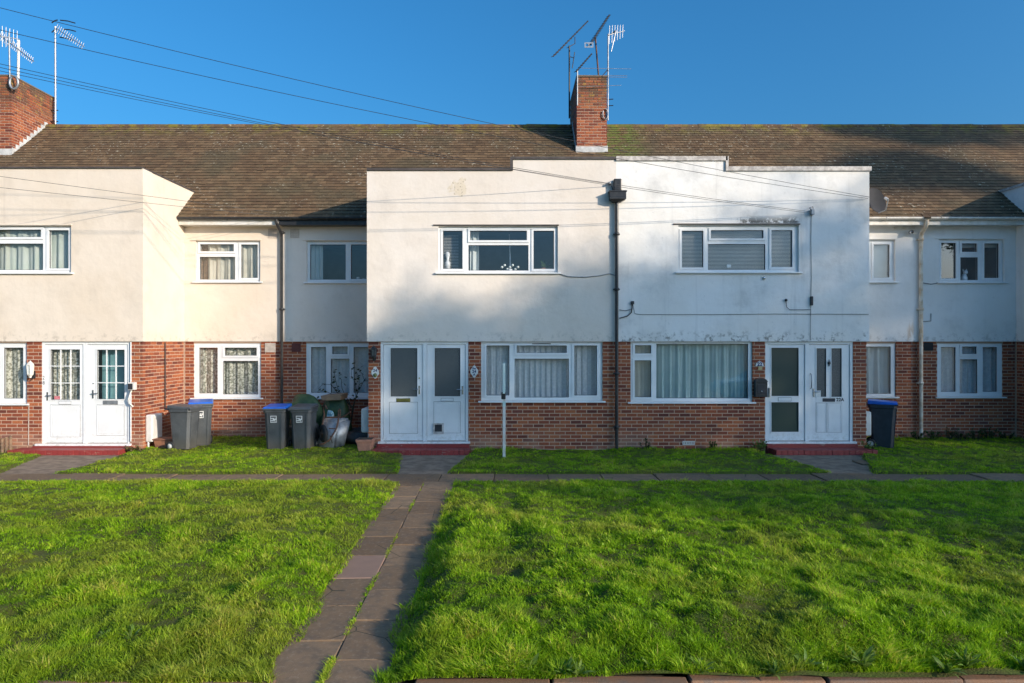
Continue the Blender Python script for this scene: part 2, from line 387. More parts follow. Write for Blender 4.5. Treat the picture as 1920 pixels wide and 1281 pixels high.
# ------------------------------------------------------------------ mesh helpers
WO = {}                                   # world origin of each object while its root stands unrotated
def worg(o): return WO.get(o.name, Vector((0, 0, 0)))
class MB:
    def __init__(s): s.v = []; s.f = []; s.sm = []
    def add(s, vs, fs, smooth=False):
        b = len(s.v); s.v += [tuple(v) for v in vs]
        s.f += [tuple(b + i for i in f) for f in fs]; s.sm += [smooth] * len(fs); return s
    def box(s, x0, x1, y0, y1, z0, z1):
        return s.add([(x0,y0,z0),(x1,y0,z0),(x1,y1,z0),(x0,y1,z0),(x0,y0,z1),(x1,y0,z1),(x1,y1,z1),(x0,y1,z1)],
                     [(0,3,2,1),(4,5,6,7),(0,1,5,4),(1,2,6,5),(2,3,7,6),(3,0,4,7)])
    def hexa(s, bot, top):                # two quads, bottom and top, both counter-clockwise from above
        return s.add(list(bot) + list(top), [(0,3,2,1),(4,5,6,7),(0,1,5,4),(1,2,6,5),(2,3,7,6),(3,0,4,7)])
    def bbox(s, x0, x1, y0, y1, z0, z1, b=0.01):
        bm = bmesh.new(); bmesh.ops.create_cube(bm, size=1)
        for v in bm.verts:
            v.co = Vector(((x0+x1)/2 + v.co.x*(x1-x0), (y0+y1)/2 + v.co.y*(y1-y0), (z0+z1)/2 + v.co.z*(z1-z0)))
        bmesh.ops.bevel(bm, geom=bm.edges[:], offset=b, segments=2, affect='EDGES', profile=0.5)
        return s.bm(bm)
    def bm(s, bm, smooth=False):
        bm.verts.index_update()
        s.add([v.co.copy() for v in bm.verts], [[v.index for v in f.verts] for f in bm.faces], smooth); bm.free(); return s
    def tube(s, pts, r, n=8, cap=True, smooth=True):
        pts = [Vector(p) for p in pts]; rs = r if isinstance(r, (list, tuple)) else [r] * len(pts)
        rings = []; up = None
        for i, p in enumerate(pts):
            d = (pts[min(i+1, len(pts)-1)] - pts[max(i-1, 0)]).normalized()
            if up is None: up = Vector((0,0,1)) if abs(d.z) < 0.9 else Vector((1,0,0))
            a = d.cross(up).normalized(); b = a.cross(d).normalized(); up = b
            rings.append([p + (a*math.cos(2*math.pi*k/n) + b*math.sin(2*math.pi*k/n)) * rs[i] for k in range(n)])
        vs = [v for ring in rings for v in ring]; fs = []
        for i in range(len(pts)-1):
            for k in range(n):
                fs.append((i*n+k, i*n+(k+1)%n, (i+1)*n+(k+1)%n, (i+1)*n+k))
        s.add(vs, fs, smooth)
        if cap:
            s.add(rings[0], [tuple(range(n))]); s.add(rings[-1], [tuple(reversed(range(n)))])
        return s
    def lathe(s, prof, c=(0,0,0), n=20, axis='z', smooth=True):
        vs = []; fs = []
        for (r, h) in prof:
            for k in range(n):
                a = 2*math.pi*k/n; u, w = r*math.cos(a), r*math.sin(a)
                p = (u, w, h) if axis == 'z' else ((h, u, w) if axis == 'x' else (u, h, w))
                vs.append((c[0]+p[0], c[1]+p[1], c[2]+p[2]))
        for i in range(len(prof)-1):
            for k in range(n):
                fs.append((i*n+k, i*n+(k+1)%n, (i+1)*n+(k+1)%n, (i+1)*n+k))
        return s.add(vs, fs, smooth)
    def plate(s, x0, x1, z0, z1, holes, y0, y1):
        """upright plate in the XZ plane from y0 (front) to y1 (back) with rectangular holes"""
        xs = sorted({x0, x1} | {min(max(h[i], x0), x1) for h in holes for i in (0, 1)})
        zs = sorted({z0, z1} | {min(max(h[i], z0), z1) for h in holes for i in (2, 3)})
        def solid(i, j):
            if i < 0 or j < 0 or i >= len(xs)-1 or j >= len(zs)-1: return False
            cx, cz = (xs[i]+xs[i+1])/2, (zs[j]+zs[j+1])/2
            return not any(h[0] < cx < h[1] and h[2] < cz < h[3] for h in holes)
        for i in range(len(xs)-1):
            for j in range(len(zs)-1):
                if not solid(i, j): continue
                a, b, c, d = xs[i], xs[i+1], zs[j], zs[j+1]
                s.add([(a,y0,c),(b,y0,c),(b,y0,d),(a,y0,d)], [(0,1,2,3)])
                s.add([(a,y1,c),(b,y1,c),(b,y1,d),(a,y1,d)], [(3,2,1,0)])
                if not solid(i-1, j): s.add([(a,y0,c),(a,y0,d),(a,y1,d),(a,y1,c)], [(0,1,2,3)])
                if not solid(i+1, j): s.add([(b,y0,c),(b,y1,c),(b,y1,d),(b,y0,d)], [(0,1,2,3)])
                if not solid(i, j-1): s.add([(a,y0,c),(a,y1,c),(b,y1,c),(b,y0,c)], [(0,1,2,3)])
                if not solid(i, j+1): s.add([(a,y0,d),(b,y0,d),(b,y1,d),(a,y1,d)], [(0,1,2,3)])
        return s
    def mesh(s, name):
        me = bpy.data.meshes.new(name); me.from_pydata(s.v, [], s.f)
        me.polygons.foreach_set('use_smooth', s.sm); me.update(); return me
    def build(s, name, mat, parent=None, kind=None, bevel=0.0):
        c = Vector([(min(v[i] for v in s.v) + max(v[i] for v in s.v)) / 2 for i in range(3)])
        if parent is None: c.z = min(v[2] for v in s.v)
        s.v = [(v[0]-c.x, v[1]-c.y, v[2]-c.z) for v in s.v]
        me = s.mesh(name); me.materials.append(MAT[mat])
        o = place(name, me, c, parent)
        if kind: o['kind'] = kind
        if bevel:
            m = o.modifiers.new('bevel', 'BEVEL'); m.width = bevel; m.segments = 2; m.limit_method = 'ANGLE'
        return o
def place(name, me, c, parent=None, rot=None, scale=None):
    o = bpy.data.objects.new(name, me); COL.objects.link(o)
    c = Vector(c)
    o.location = c - (worg(parent) if parent else Vector((0,0,0)))
    if parent: o.parent = parent
    if rot: o.rotation_euler = rot
    if scale: o.scale = scale
    WO[o.name] = c
    return o
def empty(name, loc, label, cat, group=None):
    o = bpy.data.objects.new(name, None); COL.objects.link(o); o.empty_display_size = 0.2
    o.location = loc; WO[o.name] = Vector(loc); return tag(o, label, cat, group)
def tag(o, label, cat, group=None):
    o['label'] = label; o['category'] = cat
    if group: o['group'] = group
    return o
def structure(o): o['kind'] = 'structure'; return o
def copy_tree(o, parent=None):
    c = o.copy(); COL.objects.link(c); c.parent = parent
    for ch in [x for x in bpy.data.objects if x.parent == o]: copy_tree(ch, c)
    return c
def text_mesh(txt, size, mat, parent, x, y, z, name='lettering', rotx=90, bold=0.0):
    cu = bpy.data.curves.new('text', 'FONT'); cu.body = txt; cu.size = size
    cu.align_x = 'CENTER'; cu.align_y = 'CENTER'; cu.extrude = 0.0015; cu.offset = bold; cu.resolution_u = 3
    o = bpy.data.objects.new('text', cu); COL.objects.link(o); bpy.context.view_layer.update()
    me = bpy.data.meshes.new_from_object(o.evaluated_get(bpy.context.evaluated_depsgraph_get()))
    bpy.data.objects.remove(o); me.name = name; me.materials.clear(); me.materials.append(MAT[mat])
    return place(name, me, (x, y, z), parent, (R(rotx), 0, 0))

def vnoise(x, y, seed=0):                # smooth value noise for the ground
    rs = np.random.RandomState(seed); tab = rs.rand(256, 256)
    xi = np.floor(x).astype(int); yi = np.floor(y).astype(int); u = x - xi; v = y - yi
    u = u*u*(3-2*u); v = v*v*(3-2*v); q = lambda a, b: tab[a % 256, b % 256]
    return (q(xi,yi)*(1-u)+q(xi+1,yi)*u)*(1-v)+(q(xi,yi+1)*(1-u)+q(xi+1,yi+1)*u)*v
def sstep(a, b, x): t = np.clip((x-a)/(b-a), 0, 1); return t*t*(3-2*t)

# ------------------------------------------------------------------ ground, paths and lawn
XB24, XB28, XB22, XB20 = fx(688), fx(268), fx(1630), rx(1905)      # corners of the projecting fronts
XP28, XP22, XP24 = rx(530), rx(1722), fx(1155)                     # party lines
YW = YF + 0.03
def path_l(y): return -1.69 - 0.024 * (y - 4.45)
def path_r(y): return -0.85 - 0.014 * (y - 4.45)
def path_c(y): return -1.28 - 0.025 * (y - 4.45)
def wall_y(x):
    front = (x < XB28) | ((x > XB24) & (x < XB22)) | (x > XB20)
    return np.where(front, YF, YR)
CP0, CP1 = 10.80, 11.50                   # the path that crosses in front of the doors
def apron_mask(x, y, grow=0.0):
    k = (y - CP1) / (13.4 - CP1)
    a24 = (x > -2.02 - 0.22*k - grow) & (x < -1.12 + 0.28*k + grow)
    a22 = (x > 5.55 - 0.45*k - grow) & (x < 6.30 + 0.80*k + grow)
    a28 = (x > -8.95 - 0.6*k - grow) & (x < -7.95 + 0.15*k + grow)
    return (y > CP1 - 0.05) & (a24 | a22 | a28)
def bare(x, y, grow=0.0):
    main = (y < CP0 + 0.05) & (x > path_l(y) - grow) & (x < path_r(y) + grow)
    cross = (y > CP0 - grow) & (y < CP1 + grow)
    step = (y > 13.40 - grow) & (((x > fx(705)) & (x < fx(881))) | ((x > fx(1437)) & (x < fx(1622))) | ((x > fx(46)) & (x < fx(248))))
    return main | cross | step | apron_mask(x, y, grow)
def ground_h(x, y):
    n = (vnoise(x*1.1, y*1.1, 1) - .5) * 0.09 + (vnoise(x*3.1, y*3.1, 2) - .5) * 0.085 + (vnoise(x*7, y*7, 3) - .5) * 0.05
    right = sstep(0.0, 0.35, x - path_r(y)); left = sstep(0.0, 0.3, path_l(y) - x)
    base = np.where(x > -1.2, 0.17 * right * (0.15 + 0.85 * sstep(10.6, 7.0, y)), 0.055 * left)
    edge = sstep(0.0, 0.5, CP0 - y) * sstep(4.50, 5.0, y)
    lawn = 0.015 + (base + n * np.maximum(right, left) * (0.25 + 0.75 * sstep(10.6, 8.5, y))) * (0.25 + 0.75 * edge)
    strip = 0.03 + n * 0.5 * sstep(0.0, 0.3, y - CP1)
    h = np.where(y < (CP0 + CP1) / 2, lawn, strip)
    return np.where(bare(x, y), -0.06, h)

def grid_mesh(name, x0, x1, y0, y1, d, mat):
    nx, ny = int((x1-x0)/d)+1, int((y1-y0)/d)+1
    gx, gy = np.meshgrid(np.linspace(x0, x1, nx), np.linspace(y0, y1, ny))
    gz = ground_h(gx, gy)
    co = np.stack([gx, gy, gz], -1).reshape(-1, 3)
    i = np.arange(nx*ny).reshape(ny, nx)
    fs = np.stack([i[:-1,:-1], i[:-1,1:], i[1:,1:], i[1:,:-1]], -1).reshape(-1, 4)
    me = bpy.data.meshes.new(name); me.from_pydata(co.tolist(), [], fs.tolist())
    me.polygons.foreach_set('use_smooth', [True]*len(fs)); me.materials.append(MAT[mat]); me.update()
    return structure(place(name, me, (0, 0, 0)))
grid_mesh('lawn', -14.5, 14.5, 4.44, 15.9, 0.075, 'lawn_soil')
structure(MB().add([(-900,-900,-.16),(900,-900,-.16),(900,900,-.16),(-900,900,-.16)], [(0,1,2,3)]).build('ground', 'far_ground'))
structure(MB().box(-60, 60, 2.3, 4.42, -.14, -.03).build('pavement', 'asphalt'))
structure(MB().box(-60, 60, -5.5, 2.15, -.155, -.12).build('road', 'asphalt'))
kerb = structure(MB().box(-60, 60, 2.15, 2.30, -.155, -.024).build('kerb', 'coping_white'))

def slab_mesh(w, l, t=0.05, b=0.008):
    bm = bmesh.new(); bmesh.ops.create_cube(bm, size=1)
    for v in bm.verts: v.co = Vector((v.co.x*w, v.co.y*l, v.co.z*t - t/2))
    bmesh.ops.bevel(bm, geom=[e for e in bm.edges if all(v.co.z > -t/2 for v in e.verts)], offset=b, segments=1, affect='EDGES')
    me = bpy.data.meshes.new('paving_slab'); bm.to_mesh(me); bm.free(); me.materials.append(MAT['slab']); return me
path = structure(MB().add([(path_l(4.45)-.03,4.45,-.010),(path_r(4.45)+.03,4.45,-.010),(path_r(CP0)+.03,CP0,-.010),(path_l(CP0)-.03,CP0,-.010)], [(0,1,2,3)]).build('garden_path', 'soil'))
sm1 = slab_mesh(0.425, 0.668)
sm_pink = sm1.copy(); sm_pink.materials.clear(); sm_pink.materials.append(MAT['slab_pink'])
for c in (0, 1):
    y = 4.40 - 0.30 * c; k = 0
    while y < CP0 - 0.2:
        yc = y + 0.34
        xc = (path_l(yc) + path_c(yc)) / 2 - 0.012 if c == 0 else (path_c(yc) + path_r(yc)) / 2 + 0.012
        pink = c == 0 and 6.3 < yc < 6.95
        wd = (path_c(yc) - path_l(yc) if c == 0 else path_r(yc) - path_c(yc)) + .02
        place('paving_slab', sm_pink if pink else sm1, (xc, yc, random.uniform(-.001, .008)), path,
              (random.uniform(-.006, .006), random.uniform(-.010, .010), R(2.0) + random.uniform(-.012, .012)), (wd / .425, 1, 1))
        y += 0.675; k += 1
cross = structure(MB().add([(-16,CP0,-.014),(16,CP0,-.014),(16,CP1,-.014),(-16,CP1,-.014)], [(0,1,2,3)]).build('cross_path', 'soil'))
sm2 = slab_mesh(0.90, 0.68)
x = -15.4
while x < 15.5:
    place('paving_slab', sm2, (x, (CP0+CP1)/2, random.uniform(-.006, .012)), cross, (random.uniform(-.012,.012), random.uniform(-.008,.008), random.uniform(-.01,.01)))
    x += 0.915
for nm, pts in (('door_path', [(-2.06,CP1),(-1.08,CP1),(-.80,13.45),(-2.28,13.45)]), ('door_path', [(5.5,CP1),(6.35,CP1),(7.15,13.45),(5.05,13.45)]),
                ('door_path', [(-9.0,CP1),(-7.9,CP1),(-7.72,13.45),(-9.65,13.45)])):
    structure(MB().add([(p[0],p[1],-.012) for p in pts], [(0,1,2,3)]).build(nm, 'apron'))
MB().bbox(6.55, 7.12, 12.35, 12.75, -.03, .012, .006).build('paving_slab', 'slab', None)['kind'] = 'structure'
edg = structure(MB().box(-16, 16, 4.30, 4.62, -.10, -.028).build('lawn_edging', 'soil'))
em = MB().bbox(-.455, .455, -.055, .055, -.12, .045, .012).mesh('edging_stone'); em.materials.append(MAT['edging'])
x = -15
while x < 15:
    if not (path_l(4.5) - .30 < x < path_r(4.5) + .35):
        place('edging_stone', em, (x, 4.445 + 0.016*x + random.uniform(-.012,.012), random.uniform(-.028,-.012)), edg, (random.uniform(-.05,.05), random.uniform(-.014,.014), random.uniform(-.012,.02)))
    x += 0.925

# ------------------------------------------------------------------ houses
HOUSES = {}
def house(key, x, label):
    h = empty('terraced_house', (x, YF, 0), label, 'house', 'terraced houses in the row')
    HOUSES[key] = h; return h
H28 = house(28, -11.0, 'cream rendered house with lace curtains and a double white front door')
H24 = house(24, fx(920), 'pale rendered house with dark parapet coping and cat flap in its door')
H22 = house(22, fx(1390), 'stained white rendered house with venetian blinds and white coping')
H20 = house(20, 13.5, 'white house beyond the rusty cream downpipe, mostly in shade')

BRICK = MB().box(-.1075, .1075, -.05, .05, -.0300, .0300).mesh('brick')
bm = bmesh.new(); bm.from_mesh(BRICK); bmesh.ops.bevel(bm, geom=bm.edges[:], offset=.004, segments=1, affect='EDGES'); bm.to_mesh(BRICK); bm.free()
BRICK.materials.append(MAT['brick'])
BR_V = np.array([v.co for v in BRICK.vertices]); BR_F = [tuple(p.vertices) for p in BRICK.polygons]
brick_list = {k: [] for k in HOUSES}      # (priority, position, rot z, x scale, wall part)
def merge_template(tv, tf, mats):
    n = len(mats); vs = []; fs = []
    for i, m in enumerate(mats):
        a = np.array(m); vs.append(tv @ a[:3,:3].T + a[:3,3]); b = i*len(tv)
        fs += [tuple(b+j for j in f) for f in tf]
    return np.concatenate(vs), fs
def brick_face(hk, part, u0, u1, z0, z1, holes, plane, axis='x', prio=0, out=1, phase=0.0):
    """stretcher bond on an upright face; axis x: faces the street at y=plane; axis y: faces sideways at x=plane"""
    row = 0; z = z0 + 0.037
    nrow = int(math.floor((z1 - z0 + 0.02) / 0.075))
    step = (z1 - z0) / nrow
    for row in range(nrow):
        z = z0 + (row + 0.5) * step
        blocked = sorted([(h[0], h[1]) for h in holes if h[2] - 0.02 < z < h[3] + 0.02])
        u = u0 - (0.1125 if row % 2 else 0.0) - phase
        while u < u1:
            a, b = max(u + .0075, u0), min(u + .2175, u1)
            segs = [(a, b)]
            for h in blocked:
                ns = []
                for (p, q) in segs:
                    if h[1] <= p or h[0] >= q: ns.append((p, q)); continue
                    if h[0] - p > .012: ns.append((p, h[0]))
                    if q - h[1] > .012: ns.append((h[1], q))
                segs = ns
            for (p, q) in segs:
                if q - p < .012: continue
                c = (p + q) / 2; j = random.uniform(-.0025, .0025)
                pos = (c, plane + .05 + j, z) if axis == 'x' else (plane - out*(.05 + j), c, z)
                inview = abs((pos[0]) / pos[1]) < 0.80
                pr = prio + (0 if inview else 100)
                brick_list[hk].append((pr, -(q-p), pos, 0 if axis == 'x' else R(90), (q - p) / .215, part))
            u += 0.225

def curtain(name, mat, parent, x0, x1, z0, z1, y, amp=0.025, folds=9, gather=0.0):
    n = max(24, int((x1 - x0) * 70)); mb = MB(); vs = []; fs = []; rows = 7
    ph = random.uniform(0, 6); fr = folds / max(0.3, (x1-x0)) * 0.62 * (x1-x0) * 2 * math.pi
    for j in range(rows):
        v = j / (rows-1)
        for i in range(n+1):
            u = i / n
            w = math.sin(fr*u + ph + 1.3*math.sin(5*u+ph) + 0.25*math.sin(3*v+7*u)) + 0.45*math.sin(2.3*fr*u + 2*ph)
            xx = x0 + (x1-x0) * (u + gather * (0.5-v) * (0.5-u) * 0.3)
            vs.append((xx, y + amp * w * (0.55 + 0.45*(1-v)), z0 + (z1-z0)*v))
    for j in range(rows-1):
        for i in range(n):
            a = j*(n+1)+i; fs.append((a, a+1, a+n+2, a+n+1))
    return mb.add(vs, fs, True).build(name, mat, parent)

def window(h, X0, X1, Z0, Z1, Y, cells, sill=True, depth=0.06, sash=(), fill=None, lintel=False, name='window', roomd=1.6):
    """cells: glazed openings (x0,x1,z0,z1); the window is its frame, with panes, sashes, sill, curtains as sub-parts"""
    yf = Y + depth
    win = MB().plate(X0, X1, Z0, Z1, cells, yf, yf + .07).build(name, 'upvc', h, bevel=0.004)
    for i, (a, b, c, d) in enumerate(cells):
        if i in sash:
            MB().plate(a-.045, b+.045, c-.045, d+.045, [(a,b,c,d)], yf-.018, yf-.001).build('sash', 'upvc', win, bevel=0.004)
        MB().plate(a+.001, b-.001, c+.001, d-.001, [(a+.008, b-.008, c+.008, d-.008)], yf+.018, yf+.040).build('gasket', 'gasket', win)
        MB().add([(a,yf+.032,c),(b,yf+.032,c),(b,yf+.032,d),(a,yf+.032,d)], [(0,1,2,3)]).build('pane', 'glass', win)
    if sill:
        MB().box(X0-.06, X1+.06, Y-.055, yf+.02, Z0-.035, Z0-.002).build('sill', 'upvc', win, bevel=0.004)
    if lintel:
        MB().box(X0-.11, X1+.02, Y-.022, Y+.03, Z1+.012, Z1+.035).build('drip_strip', lintel, win)
    yb = yf + .09
    room = MB()
    a, b, c, d, e = X0+.01, X1-.01, Z0+.01, Z1-.01, yb+roomd
    room.add([(a,yf+.069,c),(b,yf+.069,c),(b,yf+.069,d),(a,yf+.069,d),(a,e,c),(b,e,c),(b,e,d),(a,e,d)], [(4,5,6,7),(0,1,5,4),(3,7,6,2),(0,4,7,3),(1,2,6,5)])
    room.build('room', 'room', win)
    if fill: fill(win, X0+.03, X1-.03, Z0+.03, Z1-.03, yf+.125)
    return win
def F_curt(mat, amp=.025, folds=9):
    return lambda w, a, b, c, d, y: curtain('curtain', mat, w, a, b, c, d, y, amp, folds)

# openings -----------------------------------------------------------------
def FR(a, b, c, d): return (fx(a), fx(b), fz(d), fz(c))        # photo px rectangle on the front plane -> metres
def RR(a, b, c, d): return (rx(a), rx(b), rz(d), rz(c))
DOOR28 = (fx(76), fx(242), fz(832), ZS + .02); DOOR24 = (fx(713), fx(878), fz(828), ZS + .02); DOOR22 = (fx(1436), fx(1601), fz(828), ZS + .02)
W = {  # key: rectangle
 '28g': FR(-190, 48, 643, 757), '28u': FR(-95, 133, 424, 511), '28ru': RR(367, 488, 452, 528), '28rg': RR(362, 488, 643.5, 746),
 '24ru': RR(575, 696, 452, 529), '24rg': RR(573, 700, 643.5, 746), '24g': FR(902, 1130, 641, 752), '24u': FR(822, 1046, 424.5, 511),
 '22u': FR(1272, 1498, 422.5, 510), '22g': FR(1183, 1412, 641, 754), '22ru': RR(1560, 1679, 450, 528), '22rg': RR(1560, 1681, 644, 744),
 '20ru': RR(1761, 1883, 449, 529), '20rg': RR(1759, 1882, 644, 744)}
PADW = 0.0

# walls --------------------------------------------------------------------
ZTOP28, ZTOP24, ZMID, ZTOP22 = fz(316), fz(320), fz(299), fz(319)
YBACK = 17.0
def side_wall(h, x, xt, mat, ztop, holes=()):        # return wall of a projecting front, going back into the roof
    MB().box(min(x, xt), max(x, xt), YF + .30, YBACK, ZS, ztop).build('return_wall', mat, h)
def front_band(h, x0, x1, z1, mat, holes, name='render_wall'):
    return MB().plate(x0, x1, ZS, z1, holes, YF, YF + .30).build(name, mat, h)
def mort(h, x0, x1, y, holes):
    return MB().plate(x0, x1, -.15, ZS, holes, y + .006, y + .26).build('brick_wall', 'mortar', h)

# 28
front_band(H28, -16.5, XB28, ZTOP28, 'render_cream', [W['28u']])
side_wall(H28, XB28, XB28 - .3, 'render_cream', ZTOP28)
bw = mort(H28, -16.5, XB28 - .026, YW, [W['28g'], DOOR28])
brick_face(28, bw, fx(-60), XB28 - .02, -.05, ZS, [W['28g'], DOOR28], YW, 'x', 0)
sw = MB().box(XB28 - .26, XB28 - .026, YW + .262, YR + .3, -.15, ZS - .001).build('brick_wall', 'mortar', H28)
brick_face(28, sw, YW + .1, YR, -.05, ZS, [], XB28 - .02, 'y', 1)
MB().plate(XB28 + .001, XP28, ZS, ZE - .12, [W['28ru']], YR, YR + .3).build('render_wall', 'render_cream', H28)
rw = mort(H28, XB28 - .02, XP28, YR + .03, [W['28rg']])
brick_face(28, rw, XB28, XP28, -.05, ZS, [W['28rg']], YR + .03, 'x', 2)
# 24
MB().plate(XP28 + .001, XB24 + .29, ZS, ZE - .12, [W['24ru']], YR, YR + .3).build('render_wall', 'render_pale', H24)
rw = mort(H24, XP28 + .001, XB24 + .28, YR + .03, [W['24rg']])
brick_face(24, rw, XP28, XB24, -.05, ZS, [W['24rg']], YR + .03, 'x', 2)
XSTEP = fx(962)
mb = MB().plate(XB24, XP24, ZS, ZTOP24, [W['24u']], YF, YF + .30); mb.plate(XSTEP, XP24, ZTOP24, ZMID, [], YF, YF + .30)
mb.build('render_wall', 'render_pale', H24)
side_wall(H24, XB24, XB24 + .3, 'render_pale', ZTOP24)
bw = mort(H24, XB24 + .026, XP24, YW, [W['24g'], DOOR24])
brick_face(24, bw, XB24 + .02, XP24, -.05, ZS, [W['24g'], DOOR24], YW, 'x', 0)
sw = MB().box(XB24 + .026, XB24 + .26, YW + .262, YR + .3, -.15, ZS - .001).build('brick_wall', 'mortar', H24)
brick_face(24, sw, YW + .1, YR, -.05, ZS, [], XB24 + .02, 'y', 5, -1)
# 22
XSTEP2 = fx(1360)
mb = MB().plate(XP24 + .001, XB22, ZS, ZTOP22, [W['22u']], YF, YF + .30); mb.plate(XP24 + .001, XSTEP2, ZTOP22, ZMID, [], YF, YF + .30)
mb.build('render_wall', 'render_white', H22)
side_wall(H22, XB22, XB22 - .3, 'render_white', ZTOP22)
bw = mort(H22, XP24 + .001, XB22 - .046, YW, [W['22g'], DOOR22])
brick_face(22, bw, XP24, XB22 - .04, -.05, ZS, [W['22g'], DOOR22], YW, 'x', 0)
sw = MB().box(XB22 - .28, XB22 - .046, YW + .262, YR + .3, -.15, ZS - .001).build('brick_wall', 'mortar', H22)
brick_face(22, sw, YW + .1, YR, -.05, ZS, [], XB22 - .04, 'y', 5)
MB().plate(XB22 - .29, XP22, ZS, ZE - .12, [W['22ru']], YR, YR + .3).build('render_wall', 'render_plain', H22)
rw = mort(H22, XB22 - .27, XP22, YR + .03, [W['22rg']])
brick_face(22, rw, XB22 - .04, XP22, -.05, ZS, [W['22rg']], YR + .03, 'x', 2)
# 20
MB().plate(XP22 + .001, XB20 - .001, ZS, ZE - .12, [W['20ru']], YR, YR + .3).build('render_wall', 'render_plain', H20)
rw = mort(H20, XP22 + .001, XB20 + .02, YR + .03, [W['20rg']])
brick_face(20, rw, XP22, XB20, -.05, ZS, [W['20rg']], YR + .03, 'x', 0)
front_band(H20, XB20, 18.5, ZTOP28, 'render_plain', [])
side_wall(H20, XB20, XB20 + .3, 'render_plain', ZTOP28)
bw = mort(H20, XB20 + .026, 18.5, YW, [])
brick_face(20, bw, XB20 + .02, XB20 + 1.0, -.05, ZS, [], YW, 'x', 2)
sw = MB().box(XB20 + .026, XB20 + .26, YW + .262, YR + .3, -.15, ZS - .001).build('brick_wall', 'mortar', H20)
brick_face(20, sw, YW + .1, YR, -.05, ZS, [], XB20 + .02, 'y', 1, -1)

# flat roofs behind the parapets and the copings on top
def coping(h, x0, x1, z, mat, t=.055, side=0):
    MB().box(x0 - (.03 if side < 0 else 0), x1 + (.03 if side > 0 else 0), YF - .035, YF + .34, z, z + t).build('coping', mat, h)
for h, x0, x1 in ((H28, -16.2, XB28 - .31), (H24, XB24 + .31, XP24), (H22, XP24, XB22 - .31), (H20, XB20 + .31, 18.2)):
    MB().box(x0, x1, YF + .31, YBACK, 5.45, 5.6).build('flat_roof', 'coping_dark', h)
coping(H28, -16.5, XB28, ZTOP28, 'coping_dark', .03)
MB().box(XB28 - .33, XB28 + .02, YF + .345, 16.6, ZTOP28, ZTOP28 + .03).build('coping', 'coping_dark', H28)
coping(H24, XB24, XSTEP - .001, ZTOP24, 'coping_dark', .05)
coping(H24, XSTEP - .06, XP24, ZMID, 'coping_dark', .05)
MB().box(XSTEP - .06, XSTEP - .002, YF - .035, YF + .34, ZTOP24 + .051, ZMID - .001).build('coping', 'coping_dark', H24)
MB().box(XB24 - .01, XB24 + .33, YF + .345, 16.6, ZTOP24, ZTOP24 + .05).build('coping', 'coping_dark', H24)
coping(H22, XP24 + .002, XSTEP2 + .04, ZMID - .03, 'coping_white', .09)
coping(H22, XSTEP2 + .06, XB22, ZTOP22 - .02, 'coping_white', .09, 1)
MB().box(XSTEP2 + .002, XSTEP2 + .058, YF - .035, YF + .34, ZTOP22 - .02, ZMID + .06).build('coping', 'coping_white', H22)
MB().box(XB22 - .33, XB22 + .03, YF + .345, 16.6, ZTOP22 - .02, ZTOP22 + .07).build('coping', 'coping_white', H22)
coping(H20, XB20, 18.5, ZTOP28, 'coping_white', .06, -1)
MB().box(XB20 - .03, XB20 + .33, YF + .345, 16.6, ZTOP28, ZTOP28 + .06).build('coping', 'coping_white', H20)

# windows --------------------------------------------------------------------
def f_28u(w, a, b, c, d, y): curtain('curtain', 'curtain_green', w, a, b, c, d, y, .03, 14)
window(H28, *W['28g'], YW, [FR(-180, -60, 652, 748), FR(-50, -6, 652, 748), FR(2, 39, 652, 748)], fill=F_curt('curtain_lace', .03, 16), depth=.04)
window(H28, *W['28u'], YF, [FR(-88, -50, 432, 504), FR(-40, 74, 430, 444), FR(-38, 77, 456, 506), FR(88, 126, 431, 503)], sash=(0, 1, 3), fill=f_28u, lintel='render_cream')
window(H28, *W['28ru'], YR, [RR(373, 437, 457.5, 471), RR(372, 439, 481, 524), RR(450, 482, 458, 521)], sash=(0, 2), lintel='render_cream',
       fill=lambda w, a, b, c, d, y: (curtain('curtain', 'curtain_cream', w, a+.18, b, c, d, y, .03, 10), curtain('curtain', 'wood', w, a, a+.2, c, d, y+.05, .02, 3)))
window(H28, *W['28rg'], YR + .03, [RR(371, 406, 652, 738), RR(419, 480, 652, 667), RR(416, 482, 677, 740)], sash=(1,), fill=F_curt('curtain_lace', .03, 12), depth=.03)
def f_24ru(w, a, b, c, d, y):
    curtain('curtain', 'curtain_white', w, a, a+.30, c, d, y, .03, 4); curtain('curtain', 'curtain_white', w, b-.12, b, c, d, y, .03, 2)
    MB().lathe([(.03,0),(.045,.04),(.045,.12),(0,.12)], ((a+b)/2+.42, y-.04, c-.02), 12).build('ornament', 'china', w)
    MB().lathe([(.02,0),(.03,.04),(.03,.09),(0,.09)], ((a+b)/2+.55, y-.04, c-.02), 12).build('ornament', 'china', w)
window(H24, *W['24ru'], YR, [RR(580, 647, 458, 524), RR(657, 690, 458, 523)], sash=(1,), fill=f_24ru, lintel='render_pale')
window(H24, *W['24rg'], YR + .03, [RR(582, 610, 651, 737), RR(622, 651, 650, 664), RR(619, 654, 673, 738), RR(662, 692, 651, 737)], sash=(1,), fill=F_curt('curtain_net', .025, 9), depth=.03)
def f_24g(w, a, b, c, d, y): curtain('curtain', 'curtain_net', w, a, (a+b)/2+.02, c, d, y, .022, 15); curtain('curtain', 'curtain_net', w, (a+b)/2-.02, b, c, d, y+.03, .022, 15)
w24 = window(H24, *W['24g'], YW, [FR(912, 955, 648, 742), FR(969, 1063, 648, 662), FR(965, 1067, 673, 746), FR(1077, 1120, 648, 742)], sash=(0, 1, 3), fill=f_24g, depth=.04)
MB().box(fx(998), fx(1033), YW+.012, YW+.021, fz(645.5), fz(644)).build('vent_slot', 'gasket', w24)
